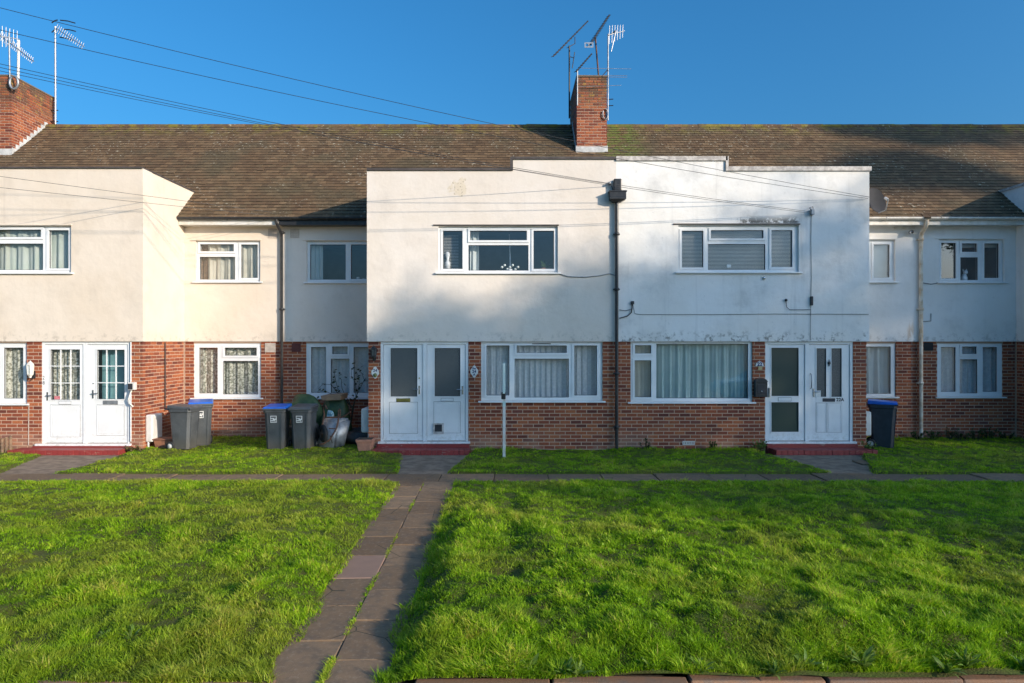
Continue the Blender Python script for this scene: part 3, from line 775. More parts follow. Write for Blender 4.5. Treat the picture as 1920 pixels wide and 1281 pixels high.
def slats(w, a, b, c, d, y, pitch=.026, tilt=.6):
    me = MB().add([(a,-.011,-.007*tilt),(b,-.011,-.007*tilt),(b,.011,.007*tilt),(a,.011,.007*tilt)], [(0,1,2,3)]).mesh('slat'); me.materials.append(MAT['blind'])
    z = c + .02
    while z < d: place('slat', me, (0, y, z), w); z += pitch
def f_24u(w, a, b, c, d, y):
    slats(w, fx(828), fx(858), c, d - .1, y + .05, .032, .9)
    curtain('curtain', 'curtain_white', w, fx(880), fx(897), c, d, y+.08, .03, 3)
    cx = fx(956)
    for i in range(7):
        px, pz = cx - .17 + .057*i, c + .10 + .05*math.sin(i*2.1)
        MB().lathe([(0,-.03),(.022,-.02),(.03,.0),(.02,.02),(0,.025)], (px, y-.03+.015*(i%2), pz), 8).build('flower', 'petal', w)
    MB().lathe([(.03,0),(.06,.03),(.05,.08),(.03,.07),(0,.07)], (cx, y-.03, c-.02), 12).build('flower_pot', 'china', w)
    MB().lathe([(.035,0),(.045,.05),(0,.05)], (fx(933), y-.03, c-.02), 12).build('bowl', 'china', w)
    MB().lathe([(.025,0),(.03,.05),(0,.05)], (fx(977), y-.03, c-.02), 12).build('bowl', 'china', w)
    MB().tube([(fx(957), y+.25, c), (fx(955), y+.3, d-.06)], [.02, .012], 6).build('candlestick', 'china', w)
    MB().lathe([(.0,0),(.05,.02),(.06,.14),(.02,.2),(.05,.3),(.04,.36),(0,.38)], (fx(838), y-.02, c+.05), 10).build('ornament', 'china', w)
    MB().lathe([(.04,0),(.055,.10),(0,.10)], (fx(1019), y-.02, c-.02), 12).build('flower_pot', 'terracotta', w)
    for i in range(14):
        a2 = i*.9; p = Vector((fx(1024), y, c+.1))
        q = p + Vector((.13*math.cos(a2), .05*math.sin(a2*1.7), .05+.12*abs(math.sin(a2*2.3))))
        sdv = Vector((.012, 0, .02)); MB().add([p, p.lerp(q,.5)+sdv, q, p.lerp(q,.5)-sdv], [(0,1,2,3)]).build('leaf', 'leaf', w)
window(H24, *W['24u'], YF, [FR(830, 867, 432, 504), FR(881, 988, 432, 450), FR(878, 991, 459, 507), FR(1000.5, 1039, 432, 504)], sash=(0, 1, 3), fill=f_24u, lintel='coping_dark')
def f_22u(w, a, b, c, d, y):
    for (p, q) in ((1279, 1321), (1328, 1438), (1447, 1488)): slats(w, fx(p), fx(q), c, d, y - .02, .029, .9)
    MB().bbox(fx(1366), fx(1374), y-.08, y-.05, c+.07, c+.14, .005).build('ornament', 'china', w)
window(H22, *W['22u'], YF, [FR(1279.5, 1320, 432, 501), FR(1334, 1433, 431, 446.5), FR(1329, 1437, 457, 505.5), FR(1448, 1487.5, 431, 500.5)], sash=(0, 1, 3), fill=f_22u, lintel='coping_dark')
def f_22g(w, a, b, c, d, y): curtain('curtain', 'curtain_cream', w, a, fx(1228), c, d, y, .02, 4); curtain('curtain', 'curtain_aqua', w, fx(1233), b, c, d, y, .035, 17)
window(H22, *W['22g'], YW, [FR(1191.5, 1222, 647.5, 663), FR(1191, 1222, 676, 745.5), FR(1232, 1405, 645, 747.5)], sash=(0, 1), fill=f_22g, depth=.04)
window(H22, *W['22ru'], YR, [RR(1568, 1625, 458, 521), RR(1640, 1670, 458, 520)], sash=(1,), fill=F_curt('blind', .004, 3), lintel='render_plain')
window(H22, *W['22rg'], YR + .03, [RR(1568, 1600, 650, 740), RR(1608, 1673, 650, 739)], fill=F_curt('curtain_white', .04, 9), depth=.03)
def f_20u(w, a, b, c, d, y):
    curtain('curtain', 'blind', w, a+.55, b, d-.14, d, y, .004, 2)
    mbd = MB().lathe([(.0,0),(.07,.01),(.075,.10),(.05,.16),(.045,.19),(0,.2)], (rx(1815), y-.05, c-.02), 12)
    mbd.lathe([(0,-.05),(.04,-.03),(.05,0),(.04,.04),(0,.05)], (rx(1815)+.02, y-.07, c+.21), 10)
    mbd.tube([(rx(1815)-.02, y-.05, c+.24), (rx(1815)-.03, y-.05, c+.30)], [.018, .006], 6)
    mbd.tube([(rx(1815)+.05, y-.05, c+.24), (rx(1815)+.06, y-.05, c+.30)], [.018, .006], 6)
    mbd.build('dog_ornament', 'china', w)
window(H20, *W['20ru'], YR, [RR(1767, 1795, 455, 522), RR(1806, 1835, 456, 472), RR(1804, 1837, 482, 525), RR(1848, 1876, 456, 521)], sash=(0, 1, 3), fill=f_20u, lintel='render_plain')
window(H20, *W['20rg'], YR + .03, [RR(1767, 1795, 651, 735), RR(1806, 1834, 650, 664), RR(1803, 1836, 674, 738), RR(1846, 1873, 651, 735)], sash=(1,), fill=F_curt('curtain_net', .03, 9), depth=.03)

# doors ------------------------------------------------------------------------
def door(h, X0, X1, Z0, Z1, Y, glass, panels, gmat, handle, letter=None, letter_mat='upvc', bars=False):
    """one door leaf with its glass, mouldings, handle and letterbox as sub-parts"""
    d = MB().plate(X0, X1, Z0, Z1, glass, Y, Y + .05).build('door', 'upvc', h, bevel=0.003)
    for (a, b, c, e) in glass:
        MB().plate(a-.016, b+.016, c-.016, e+.016, [(a+.004, b-.004, c+.004, e-.004)], Y-.010, Y-.001).build('bead', 'upvc', d, bevel=.003)
        MB().plate(a+.0045, b-.0045, c+.0045, e-.0045, [(a+.010, b-.010, c+.010, e-.010)], Y+.004, Y+.018).build('gasket', 'gasket', d)
        MB().add([(a,Y+.02,c),(b,Y+.02,c),(b,Y+.02,e),(a,Y+.02,e)], [(0,1,2,3)]).build('pane', gmat, d)
        if bars:
            for k in (1, 2):
                MB().box(a+(b-a)*k/3-.010, a+(b-a)*k/3+.010, Y+.004, Y+.018, c+.005, e-.005).build('glazing_bar', 'upvc', d)
                MB().box(a+.005, b-.005, Y+.005, Y+.0175, c+(e-c)*k/3-.009, c+(e-c)*k/3+.009).build('glazing_bar', 'upvc', d)
    for (a, b, c, e) in panels:
        MB().plate(a, b, c, e, [(a+.016, b-.016, c+.016, e-.016)], Y-.009, Y-.0005).build('moulding', 'upvc', d, bevel=.004)
        MB().plate(a-.006, b+.006, c-.006, e+.006, [(a-.001, b+.001, c-.001, e+.001)], Y-.001, Y+.002).build('groove', 'gasket', d)
        MB().bbox(a+.03, b-.03, Y-.006, Y+.01, c+.03, e-.03, .004).build('panel', 'upvc', d)
    if handle is not None:
        hx, hz, sgn = handle
        m = MB().bbox(hx-.015, hx+.015, Y-.012, Y-.0005, hz-.11, hz+.07, .004)
        m.tube([(hx, Y-.012, hz), (hx, Y-.05, hz), (hx+sgn*.02, Y-.055, hz), (hx+sgn*.12, Y-.05, hz)], .0095, 8)
        m.build('handle', 'chrome', d)
    if letter:
        a, b, c, e = letter
        MB().bbox(a, b, Y-.012, Y-.0005, c, e, .004).build('letterbox', letter_mat, d)
        MB().plate(a-.006, b+.006, c-.006, e+.006, [(a-.001, b+.001, c-.001, e+.001)], Y-.003, Y+.002).build('letterbox_rim', 'gasket', d)
    return d
def door_frame(h, rect, mid, Y, sillx):
    X0, X1, Z0, Z1 = rect
    o = MB().plate(X0, X1, Z0, Z1 - .025, [(X0+.055, mid-.04, Z0-1, Z1-.08), (mid+.04, X1-.055, Z0-1, Z1-.08)], Y - .02, Y + .08).build('door_frame', 'upvc', h, bevel=.004)
    MB().box(sillx[0], sillx[1], Y-.09, Y+.10, Z0-.045, Z0-.002).build('threshold', 'upvc', o, bevel=.004)
    MB().box(X0+.06, X1-.06, Y+.5, Y+.55, Z0, Z1-.1).build('hall', 'room', o)
    return o
def leaf_x(rect, mid): return ((rect[0]+.062, mid-.047), (mid+.047, rect[1]-.062))
YD = YW + .035
# 28
mid = fx(157); door_frame(H28, DOOR28, mid, YD, (fx(66), fx(245))); L, Rr = leaf_x(DOOR28, mid)
zt = ZS - .068; zb = DOOR28[2] + .01
d = door(H28, *L, zb, zt, YD, [FR(90.5, 147, 655, 750.5)], [FR(91, 147, 760, 820)], 'glass', (fx(85), fz(742), 1), FR(107, 129, 753, 758.5), 'upvc', True)
curtain('curtain', 'curtain_lace', d, fx(88), fx(149), fz(752), fz(653), YD+.12, .02, 6)
MB().box(fx(97), fx(109), YD+.012, YD+.0185, fz(750), fz(743.5)).build('sticker', 'pink_sticker', d)
text_mesh('2', .11, 'ink', d, fx(79.5), YD-.024, fz(709), bold=-.001); text_mesh('8', .11, 'ink', d, fx(79.5), YD-.024, fz(718.5), bold=-.001)
d = door(H28, *Rr, zb, zt, YD, [FR(178.5, 231, 655.5, 749.5)], [FR(178.5, 230, 760, 817)], 'glass', (fx(171), fz(738), 1), FR(190, 217, 752.5, 758.5), 'galvanised', True)
curtain('curtain', 'curtain_teal', d, fx(177), fx(233), fz(751), fz(654), YD+.2, .01, 2)
MB().lathe([(.0,0),(.014,0),(.014,.012),(0,.012)], (fx(172), YD-.012, fz(719)), 12, 'y').build('lock', 'chrome', d)
# 24
mid = fx(796); door_frame(H24, DOOR24, mid, YD, (fx(709), fx(881.5))); L, Rr = leaf_x(DOOR24, mid); zb = DOOR24[2] + .01
d = door(H24, *L, zb, zt, YD, [FR(731, 782, 652.5, 744.5)], [FR(729.5, 782, 755, 813.5)], 'obscure_glass', (fx(785.5), fz(730), -1), FR(742.5, 768, 748, 754), 'brass')
MB().lathe([(.0,0),(.014,0),(.014,.012),(0,.012)], (fx(785.5), YD-.012, fz(709.5)), 12, 'y').build('lock', 'brass', d)
d = door(H24, *Rr, zb, zt, YD, [FR(814, 863, 652.5, 744)], [FR(813, 862.5, 754, 812.5)], 'obscure_glass', (fx(867), fz(730.5), -1), FR(826.5, 849, 747.5, 752.5), 'upvc')
a, b, c, e = FR(811.5, 831.5, 794, 814)
MB().plate(a, b, c, e, [(a+.035, b-.035, c+.045, e-.03)], YD-.028, YD-.0095).build('cat_flap', 'coping_white', d, bevel=.004)
MB().box(a+.036, b-.036, YD-.018, YD-.0105, c+.046, e-.031).build('flap', 'gasket', d)
# 22
mid = fx(1515); door_frame(H22, DOOR22, mid, YD, (fx(1433), fx(1606))); L, Rr = leaf_x(DOOR22, mid); zb = DOOR22[2] + .01
d = door(H22, *L, zb, zt, YD, [FR(1448, 1500, 652, 743.5), FR(1448, 1500, 754.5, 811)], [], 'green_glass', None, FR(1461.5, 1485.5, 746.5, 752.5), 'upvc')
MB().bbox(fx(1442.5), fx(1445.5), YD-.05, YD-.0005, fz(745), fz(727), .006).build('handle', 'chrome', d)
d = door(H22, *Rr, zb, zt, YD, [FR(1533, 1552, 653, 745), FR(1561, 1581, 653, 745)], [FR(1533, 1552.5, 756.5, 811), FR(1553.5, 1581, 756.5, 811)], 'obscure_glass', (fx(1528), fz(735), 1), FR(1545.5, 1568, 748, 753.5), 'ink')
MB().tube([(fx(1522.3), YD-.004, fz(701)), (fx(1522.3), YD-.045, fz(703)), (fx(1522.3), YD-.045, fz(727)), (fx(1522.3), YD-.004, fz(729))], .011, 8).build('grab_rail', 'galvanised', d)
m = MB().lathe([(0,0),(.03,.002),(.036,.012),(.02,.03),(0,.034)], (fx(1556.7), YD-.034, fz(681)), 12, 'y'); m.tube([(fx(1556.7), YD-.012, fz(674)), (fx(1556.7), YD-.012, fz(687))], [.006, .012], 8); m.build('knocker', 'black_plastic', d)
MB().box(fx(1528.5), fx(1541.5), YD-.003, YD-.0005, fz(744.5), fz(733)).build('notice', 'sticker', d)
text_mesh('22A', .098, 'ink', d, fx(1578), YD-.003, fz(750.3), bold=.003)

# red doorsteps
def doorstep(h, x0, x1, ztop, low0, low1, tiers=2):
    st = MB().box(x0, x1, YF - .08, YW + .02, -.14, ztop).build('doorstep', 'red_paint', h)
    n = int(round((low1 - low0) / .112)); w = (low1 - low0) / n
    me = MB().bbox(-w/2+.003, w/2-.003, -.115, .115, -.11, .085, .006).mesh('step_brick'); me.materials.append(MAT['red_paint'])
    for k in range(n): place('step_brick', me, (low0 + w*(k+.5), 13.56 + random.uniform(-.004,.004), .002 + random.uniform(-.002,.002)), st)
    MB().box(low0+.01, low1-.01, 13.67, YF-.081, -.14, .078).build('tread', 'red_paint', st)
doorstep(H24, fx(708), fx(880), DOOR24[2] - .046, fx(705), fx(880)+.04)
doorstep(H22, fx(1436), fx(1605), DOOR22[2] - .046, fx(1438), fx(1622))
doorstep(H28, fx(66), fx(246), DOOR28[2] - .046, fx(46), fx(248))

# number plaques
def plaque(h, px, py, texts, pic, hgt=.245):
    prof = []
    for k in range(32):
        a = 2*math.pi*k/32; r = 1 + .12*math.cos(4*a) * (1 if abs(math.sin(a)) > .5 else .4)
        prof.append((.077*r*math.cos(a), hgt/2*r*math.sin(a)*.92))
    x, z = fx(px), fz(py); y = YW - .012; n = len(prof)
    m = MB().add([(x+p, y, z+q) for p, q in prof] + [(x+p*1.03, YW-.001, z+q*1.03) for p, q in prof], [tuple(range(n))] + [(i, i+n, (i+1)%n+n, (i+1)%n) for i in range(n)])
    o = m.build('number_plaque', 'plaque_white', h)
    for (s, size, dz) in texts: text_mesh(s, size, 'ink_blue', o, x, y-.002, z+dz, bold=.002)
    if pic: MB().lathe([(0,0),(.045,0),(.045,.003),(0,.003)], (x, y-.004, z-.055), 12, 'y').build('picture', 'plaque_picture', o)
    return o
plaque(H24, 703, 699, [('24', .085, .045)], True)
plaque(H24, 889, 697, [('Flat', .052, .065), ('24', .085, .0), ('A', .07, -.065)], False)
m = MB(); x, z, y = fx(1425), fz(685), YW - .012; pr = [(.085*math.cos(a), .10*math.sin(a)) for a in [math.pi*k/14 for k in range(15)]]
n = len(pr); m.add([(x+p, y, z-.02+q) for p, q in pr] + [(x+p, YW-.001, z-.02+q) for p, q in pr], [tuple(range(n))] + [(i, i+n, (i+1)%n+n, (i+1)%n) for i in range(n)])
o = m.build('number_plaque', 'plaque_white', H22); text_mesh('22', .105, 'ink_blue', o, x, y-.002, z+.018, bold=.004)
MB().bbox(x-.03, x+.055, YW-.02, YW-.001, z-.10, z-.022, .004).build('picture', 'plaque_gold', o)

# vents
def vent(h, px, py, w, hgt, mat, Y, holes=True):
    x, z = rx(px), rz(py)
    hs = [(x-w/2+.02+i*(w-.03)/5, x-w/2+.02+i*(w-.03)/5+.016, z-hgt/2+.02+j*(hgt-.03)/4, z-hgt/2+.02+j*(hgt-.03)/4+.016) for i in range(5) for j in range(4)] if holes else []
    o = MB().plate(x-w/2, x+w/2, z-hgt/2, z+hgt/2, hs, Y-.012, Y-.001).build('air_vent', mat, h)
    return o
vent(H28, 512, 438, .23, .22, 'air_vent', YR); vent(H24, 553, 438, .21, .21, 'air_vent', YR)
vent(H28, 506, 652, .25, .22, 'air_vent', YR+.03, False); vent(H24, 555, 652, .21, .20, 'vent_red', YR+.03, False)
vent(H20, 1742, 650, .22, .2, 'vent_dark', YR+.03, False)
x, z = fx(1292), fz(831)
MB().plate(x-.13, x+.13, z-.04, z+.04, [(x-.11+i*.035, x-.095+i*.035, z-.025, z+.025) for i in range(7)], YW-.010, YW-.001).build('air_vent', 'meter_white', H22)

# bricks: the 300 that show best on each house are objects, the rest one part
def chimney(h, hk, x0, x1, y0, y1, ztop, zbase):
    c = MB().box(x0+.009, x1-.009, y0+.009, y1-.009, zbase-.6, ztop).build('chimney', 'mortar', h)
    MB().bbox(x0-.01, x1+.01, y0-.01, y1+.01, ztop, ztop+.05, .015).build('chimney_cap', 'mortar', c)
    brick_face(hk, c, x0, x1, zbase, ztop, [], y0, 'x', 1.5)
    brick_face(hk, c, y0+.1, y1-.1, zbase, ztop, [], x0, 'y', 3 if x0 > 0 else 20, -1)
    brick_face(hk, c, y0+.1, y1-.1, zbase, ztop, [], x1, 'y', 3 if x0 < 0 else 20, 1)
    brick_face(hk, c, x0, x1, zbase+.5, ztop, [], y1-.1, 'x', 50)
    fl = MB().box(x0-.02, x1+.02, y0-.025, y0-.003, roof_z(y0)-.05, roof_z(y0)+.18).build('flashing', 'flashing', c)
    for sx in (x0-.016, x1+.002):
        m = MB(); n = 10; ye = min(y1, YRIDGE)
        for k in range(n):
            ya, yb_ = y0 + (ye-y0)*k/n, y0 + (ye-y0)*(k+1)/n
            m.box(sx, sx+.014, ya, yb_-.001, roof_z(ya)-.05, roof_z(yb_)+.10)
        m.build('stepped_flashing', 'flashing', c)
    return c
CH24 = chimney(H24, 24, 1.739, 2.557, 17.81, 19.85, EYE + 7.12, roof_z(17.81) - .1)
CH28 = chimney(H28, 28, -14.25, -13.39, 17.70, 19.35, EYE + 7.10, roof_z(17.70) - .1)
for hk, lst in brick_list.items():
    lst.sort(key=lambda q: (q[0], q[1]))
    for (pr, _, pos, rot, sc, part) in lst[:300]:
        place('brick', BRICK, pos, part, (0, 0, rot), (sc, 1, 1))
    rest = lst[300:]
    byp = {}
    if rest:
        vs, fs = merge_template(BR_V, BR_F, [Matrix.Translation(p) @ Matrix.Rotation(r, 4, 'Z') @ Matrix.Diagonal((s, 1, 1, 1)) for (_, _, p, r, s, _) in rest])
        me = bpy.data.meshes.new('brickwork'); me.from_pydata(vs.tolist(), [], fs); me.materials.append(MAT['brick'])
        o = place('brickwork', me, (0, 0, 0), HOUSES[hk]); o['kind'] = 'stuff'

# roofs ------------------------------------------------------------------------
TILE = MB().box(-.0800, .0800, -.115, .115, -.014, .014).mesh('roof_tile')
bm = bmesh.new(); bm.from_mesh(TILE); bmesh.ops.bevel(bm, geom=[e for e in bm.edges if all(v.co.y < 0 and v.co.z > 0 for v in e.verts)], offset=.004, segments=1, affect='EDGES'); bm.to_mesh(TILE); bm.free()
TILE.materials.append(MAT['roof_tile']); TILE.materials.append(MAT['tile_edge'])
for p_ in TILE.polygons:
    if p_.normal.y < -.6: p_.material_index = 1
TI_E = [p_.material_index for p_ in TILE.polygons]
TI_V = np.array([v.co for v in TILE.vertices]); TI_F = [tuple(p.vertices) for p in TILE.polygons]
RIDGE = MB().tube([(-.222, 0, 0), (.222, 0, 0)], .12, 12).mesh('ridge_tile'); RIDGE.materials.append(MAT['roof_tile'])
GA, TW = 0.143, 0.166
NC = int((YRIDGE - YE) / math.cos(SLOPE) / GA)
def roof(hk, x0, x1, blocks, chims):
    h = HOUSES[hk]
    dk = MB().add([(x0,YE,ZE-.03),(x1,YE,ZE-.03),(x1,YRIDGE,ZRIDGE-.03),(x0,YRIDGE,ZRIDGE-.03),(x1,2*YRIDGE-YE,ZE-.03),(x0,2*YRIDGE-YE,ZE-.03)], [(0,1,2,3),(3,2,4,5)]).build('roof', 'roof_tile', h)
    lst = []
    for r in range(NC + 1):
        s = r * GA + GA * .5; y = YE + s * math.cos(SLOPE) - .06; z = ZE + s * math.sin(SLOPE) - .035
        x = (math.ceil(x0 / TW - (.5 if r % 2 else 0)) + (.5 if r % 2 else 0)) * TW
        while x < x1:
            hid = any(a < x < b for a, b in blocks) and y < 16.05
            hid = hid or any(a < x < b and y > c for a, b, c in chims)
            if not hid:
                sag = .018 * (float(vnoise(np.array(x*.45), np.array(r*.16), 9)) - .5)
                mtx = Matrix.Translation((x + random.uniform(-.002,.002), y, z + sag + .012)) @ Matrix.Rotation(SLOPE, 4, 'X') @ Matrix.Rotation(random.gauss(0, .010), 4, 'Z') @ Matrix.Rotation(random.gauss(0, .018), 4, 'Y') @ Matrix.Rotation(-.095 + random.gauss(0, .014), 4, 'X')
                # slip now and then
                if random.random() < .012: mtx = mtx @ Matrix.Translation((random.uniform(-.01,.01), -.03, .004)) @ Matrix.Rotation(random.gauss(0, .05), 4, 'Z')
                inv = abs(x / y) < .79
                lst.append(((0 if inv else 9) + y * .1 + (0.0 if inv else abs(x)), mtx))
            x += TW
    lst.sort(key=lambda q: q[0])
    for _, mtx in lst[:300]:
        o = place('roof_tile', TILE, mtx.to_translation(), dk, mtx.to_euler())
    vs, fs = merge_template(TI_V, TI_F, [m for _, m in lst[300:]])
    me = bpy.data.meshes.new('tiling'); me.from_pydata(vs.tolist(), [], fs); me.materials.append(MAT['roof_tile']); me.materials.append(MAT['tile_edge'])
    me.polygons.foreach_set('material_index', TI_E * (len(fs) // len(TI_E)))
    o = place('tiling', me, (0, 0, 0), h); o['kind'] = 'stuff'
    x = x0 + .225
    while x < x1:
        if not any(a-.1 < x < b+.1 for a, b, c in chims):
            place('ridge_tile', RIDGE, (x, YRIDGE, ZRIDGE - .055 + random.uniform(-.006,.006)), dk, (random.uniform(-.3,.3), random.gauss(0,.008), random.gauss(0,.01)))
        x += .45
roof(28, -18.0, XP28, [(-19, XB28 - .1)], [(-14.25, -13.39, 17.70)])
roof(24, XP28, XP24, [(XB24 + .1, 9)], [(1.739, 2.557, 17.81)])
roof(22, XP24, XP22, [(0, XB22 - .1)], [(1.739, 2.557, 17.81)])
roof(20, XP22, 18.5, [(XB20 + .1, 19)], [])

# eaves: fascia, soffit, gutter, downpipes
def gutter(h, x0, x1, mat, fmat, z=ZE - .065, y=YE - .055):
    MB().box(x0, x1, YE - .005, YE + .02, ZE - .20, ZE - .045).build('fascia', fmat, h)
    MB().box(x0, x1, YE + .021, YR + .01, ZE - .195, ZE - .175).build('soffit', fmat, h)
    n = 8; vs = []; fs = []
    for xx in (x0, x1):
        for r in (.058, .050):
            for k in range(n+1):
                a = math.pi + math.pi*k/n; vs.append((xx, y + r*math.cos(a), z + .03 + r*math.sin(a)))
    m = n+1
    for k in range(n):
        fs += [(k, k+1, 2*m+k+1, 2*m+k), (m+k, 3*m+k, 3*m+k+1, m+k+1)]
    fs += [(0, 2*m, 3*m, m), (n, m+n, 3*m+n, 2*m+n)]
    g = MB().add(vs, fs, True).build('gutter', mat, h)
    xx = x0 + .3
    while xx < x1 - .2:
        MB().tube([(xx, y-.062, z+.035), (xx, y-.045, z-.015), (xx, y, z-.034), (xx, y+.05, z-.01)], .008, 6).build('gutter_bracket', mat, g); xx += .85
gutter(H28, XB28 + .005, XP28 - .001, 'black_plastic', 'white_paint')
gutter(H24, XP28 + .001, XB24 - .005, 'black_plastic', 'black_plastic')
gutter(H22, XB22 + .005, XP22 - .001, 'white_paint', 'white_paint')
gutter(H20, XP22 + .001, XB20 - .005, 'white_paint', 'white_paint')
def clips(m, x, y, zs, r):
    for z in zs: m.lathe([(r*1.0,-.03),(r*1.35,-.03),(r*1.35,.03),(r*1.0,.03)], (x, y, z), 12); m.box(x-r*1.9, x+r*1.9, y+r*.5, y+r*1.6, z-.015, z+.015)
def downpipe(h, x, ywall, mat, yg, clipz, r=.034):
    m = MB(); y = ywall - .06
    m.tube([(x-.03, yg, ZE-.09), (x-.03, yg, ZE-.16), (x-.015, yg+.06, ZE-.24), (x, y-.03, ZE-.36), (x, y, ZE-.46), (x, y, .02)], r, 12)
    p = m.build('downpipe', mat, h); c = MB(); clips(c, x, y, clipz, r); c.build('pipe_clip', mat, p)
downpipe(H24, rx(530), YR, 'black_plastic', YE-.055, (rz(437), rz(580), rz(760)))
simple('pipe_rusty', (0.72, 0.67, 0.58), (0.52, 0.40, 0.27), 5, 0.7, bump=.3)
downpipe(H22, rx(1724), YR, 'pipe_rusty', YE-.055, (rz(450), rz(580), rz(718)), .042)
# hopper and black pipe on the front
x = fx(1155.5); y = YF - .065
m = MB().tube([(x, y, fz(376)), (x, y, .02)], .036, 12); hp = m.build('downpipe', 'black_plastic', H24)
c = MB(); clips(c, x, y, (fz(440), fz(543), fz(700), fz(800)), .036); c.build('pipe_clip', 'black_plastic', hp)
m = MB().hexa([(x-.07,y-.07,fz(381)),(x+.07,y-.07,fz(381)),(x+.07,YF-.002,fz(381)),(x-.07,YF-.002,fz(381))], [(x-.16,y-.11,fz(376)),(x+.18,y-.11,fz(376)),(x+.18,YF-.002,fz(376)),(x-.16,YF-.002,fz(376))])
m.box(x-.16, x+.18, y-.11, YF-.002, fz(375.9), fz(363)); m.box(x-.175, x+.195, y-.125, YF-.002, fz(362.9), fz(360.5)); m.build('hopper', 'black_plastic', hp)
MB().bbox(x-.07, x+.10, y-.06, YF-.002, fz(360), fz(337.5), .02).build('overflow_outlet', 'black_plastic', hp)

# small pipes and cables clipped to the walls
def wallcable(h, pts, r, mat='black_plastic', name='wall_cable'):
    return MB().tube(pts, r, 6).build(name, mat, h)
yc = YF - .012
wallcable(H22, [(fx(1521), yc, fz(398)), (fx(1520), yc, fz(450)), (fx(1521), yc, fz(520)), (fx(1520), yc, fz(560)), (fx(1519), yc, fz(638))], .0045)
MB().bbox(fx(1518.5), fx(1523), YF-.05, YF-.002, fz(573), fz(556), .006).build('cable_box', 'gasket', H22)
wallcable(H22, [(fx(1519), yc-.012, fz(581)), (fx(1480), yc-.012, fz(581)), (fx(1474), yc-.012, fz(576)), (fx(1473), yc-.012, fz(563))], .006)
MB().lathe([(0,-.02),(.028,-.015),(.03,.0),(0,.008)], (fx(1473), YF-.02, fz(563)), 10, 'y').build('cable_entry', 'black_plastic', H22)
wallcable(H22, [(fx(1628), yc, fz(589.5)), (fx(1450), yc, fz(589)), (fx(1330), yc, fz(590)), (fx(1200), yc, fz(590)), (fx(1190), yc, fz(588)), (fx(1186), yc, fz(570))], .005)
MB().bbox(fx(1182.5), fx(1188.5), YF-.05, YF-.002, fz(571), fz(565), .008).build('junction_box', 'black_plastic', H22)
wallcable(H22, [(fx(1185), yc-.02, fz(571)), (fx(1183.5), yc-.02, fz(586)), (fx(1176), yc-.02, fz(593)), (fx(1161), yc-.02, fz(597))], .012)
wallcable(H22, [(fx(1161), yc-.01, fz(581)), (fx(1172), yc-.01, fz(583)), (fx(1183), yc-.01, fz(580))], .007)
MB().lathe([(0,-.03),(.03,-.025),(.035,.0),(0,.01)], (fx(1432), YF-.01, fz(522)), 12, 'y').build('overflow_pipe', 'chrome', H22)
wallcable(H24, [(fx(1050), yc, fz(514)), (fx(1066), yc, fz(519)), (fx(1095), yc, fz(520)), (fx(1125), yc, fz(517)), (fx(1143), yc, fz(513)), (fx(1153), yc, fz(517))], .010, 'galvanised')
wallcable(H28, [(fx(244.5), YW-.015, ZS-.01), (fx(244.5), YW-.015, fz(760)), (fx(244.5), YW-.015, fz(828))], .012, 'upvc')
yb = YF + .9
wallcable(H28, [(XB28-.005, yb, ZS-.02), (XB28-.005, yb, fz(760)), (XB28-.005, yb, .75)], .014)
wallcable(H28, [(rx(344.5), YR-.02, rz(640)), (rx(344), YR-.03, rz(617)), (rx(341), YR-.03, rz(615))], .012, 'rust')
wallcable(H28, [(fx(53), YW-.012, fz(757)), (fx(52.5), YW-.012, fz(800)), (fx(52.5), YW-.012, fz(835))], .007, 'air_vent')
wallcable(H20, [(rx(1745), YR-.012, rz(588)), (rx(1745), YR-.012, rz(602)), (rx(1727), YR-.012, rz(603))], .007)
wallcable(H20, [(rx(1727), YR-.012, rz(530)), (rx(1745), YR-.012, rz(533)), (rx(1760), YR-.012, rz(531))], .007)

# ------------------------------------------------------------------ things fixed to the houses
def meter_box(x, y, z, face, label, hx=.10, hy=.25, hz=.52):
    r = empty('meter_box', (x, y, z), label, 'meter box')
    MB().bbox(x-hx, x+hx, y-hy, y+hy, z, z+hz, .03).build('case', 'meter_white', r)
    MB().bbox(x+face*hx-.006, x+face*hx+.006, y-hy+.03, y+hy-.03, z+.03, z+hz-.05, .004).build('lid', 'meter_white', r)
    MB().tube([(x-face*.04, y-.15, -.02), (x-face*.04, y-.15, z+.02)], .022, 8).build('pipe', 'upvc', r)
    return r
meter_box(XB28 - .02 + .075, YF + .33, .16, 1, 'cream white meter box low on brick side wall beside two grey bins', .075, .21, .58)
meter_box(XB24 + .02 - .10, YF + .50, .34, -1, 'white meter box behind the wheelbarrow and terracotta pot')
meter_box(XB22 - .04 + .10, YF + .45, .28, 1, 'white meter box half hidden behind the dark blue bin')

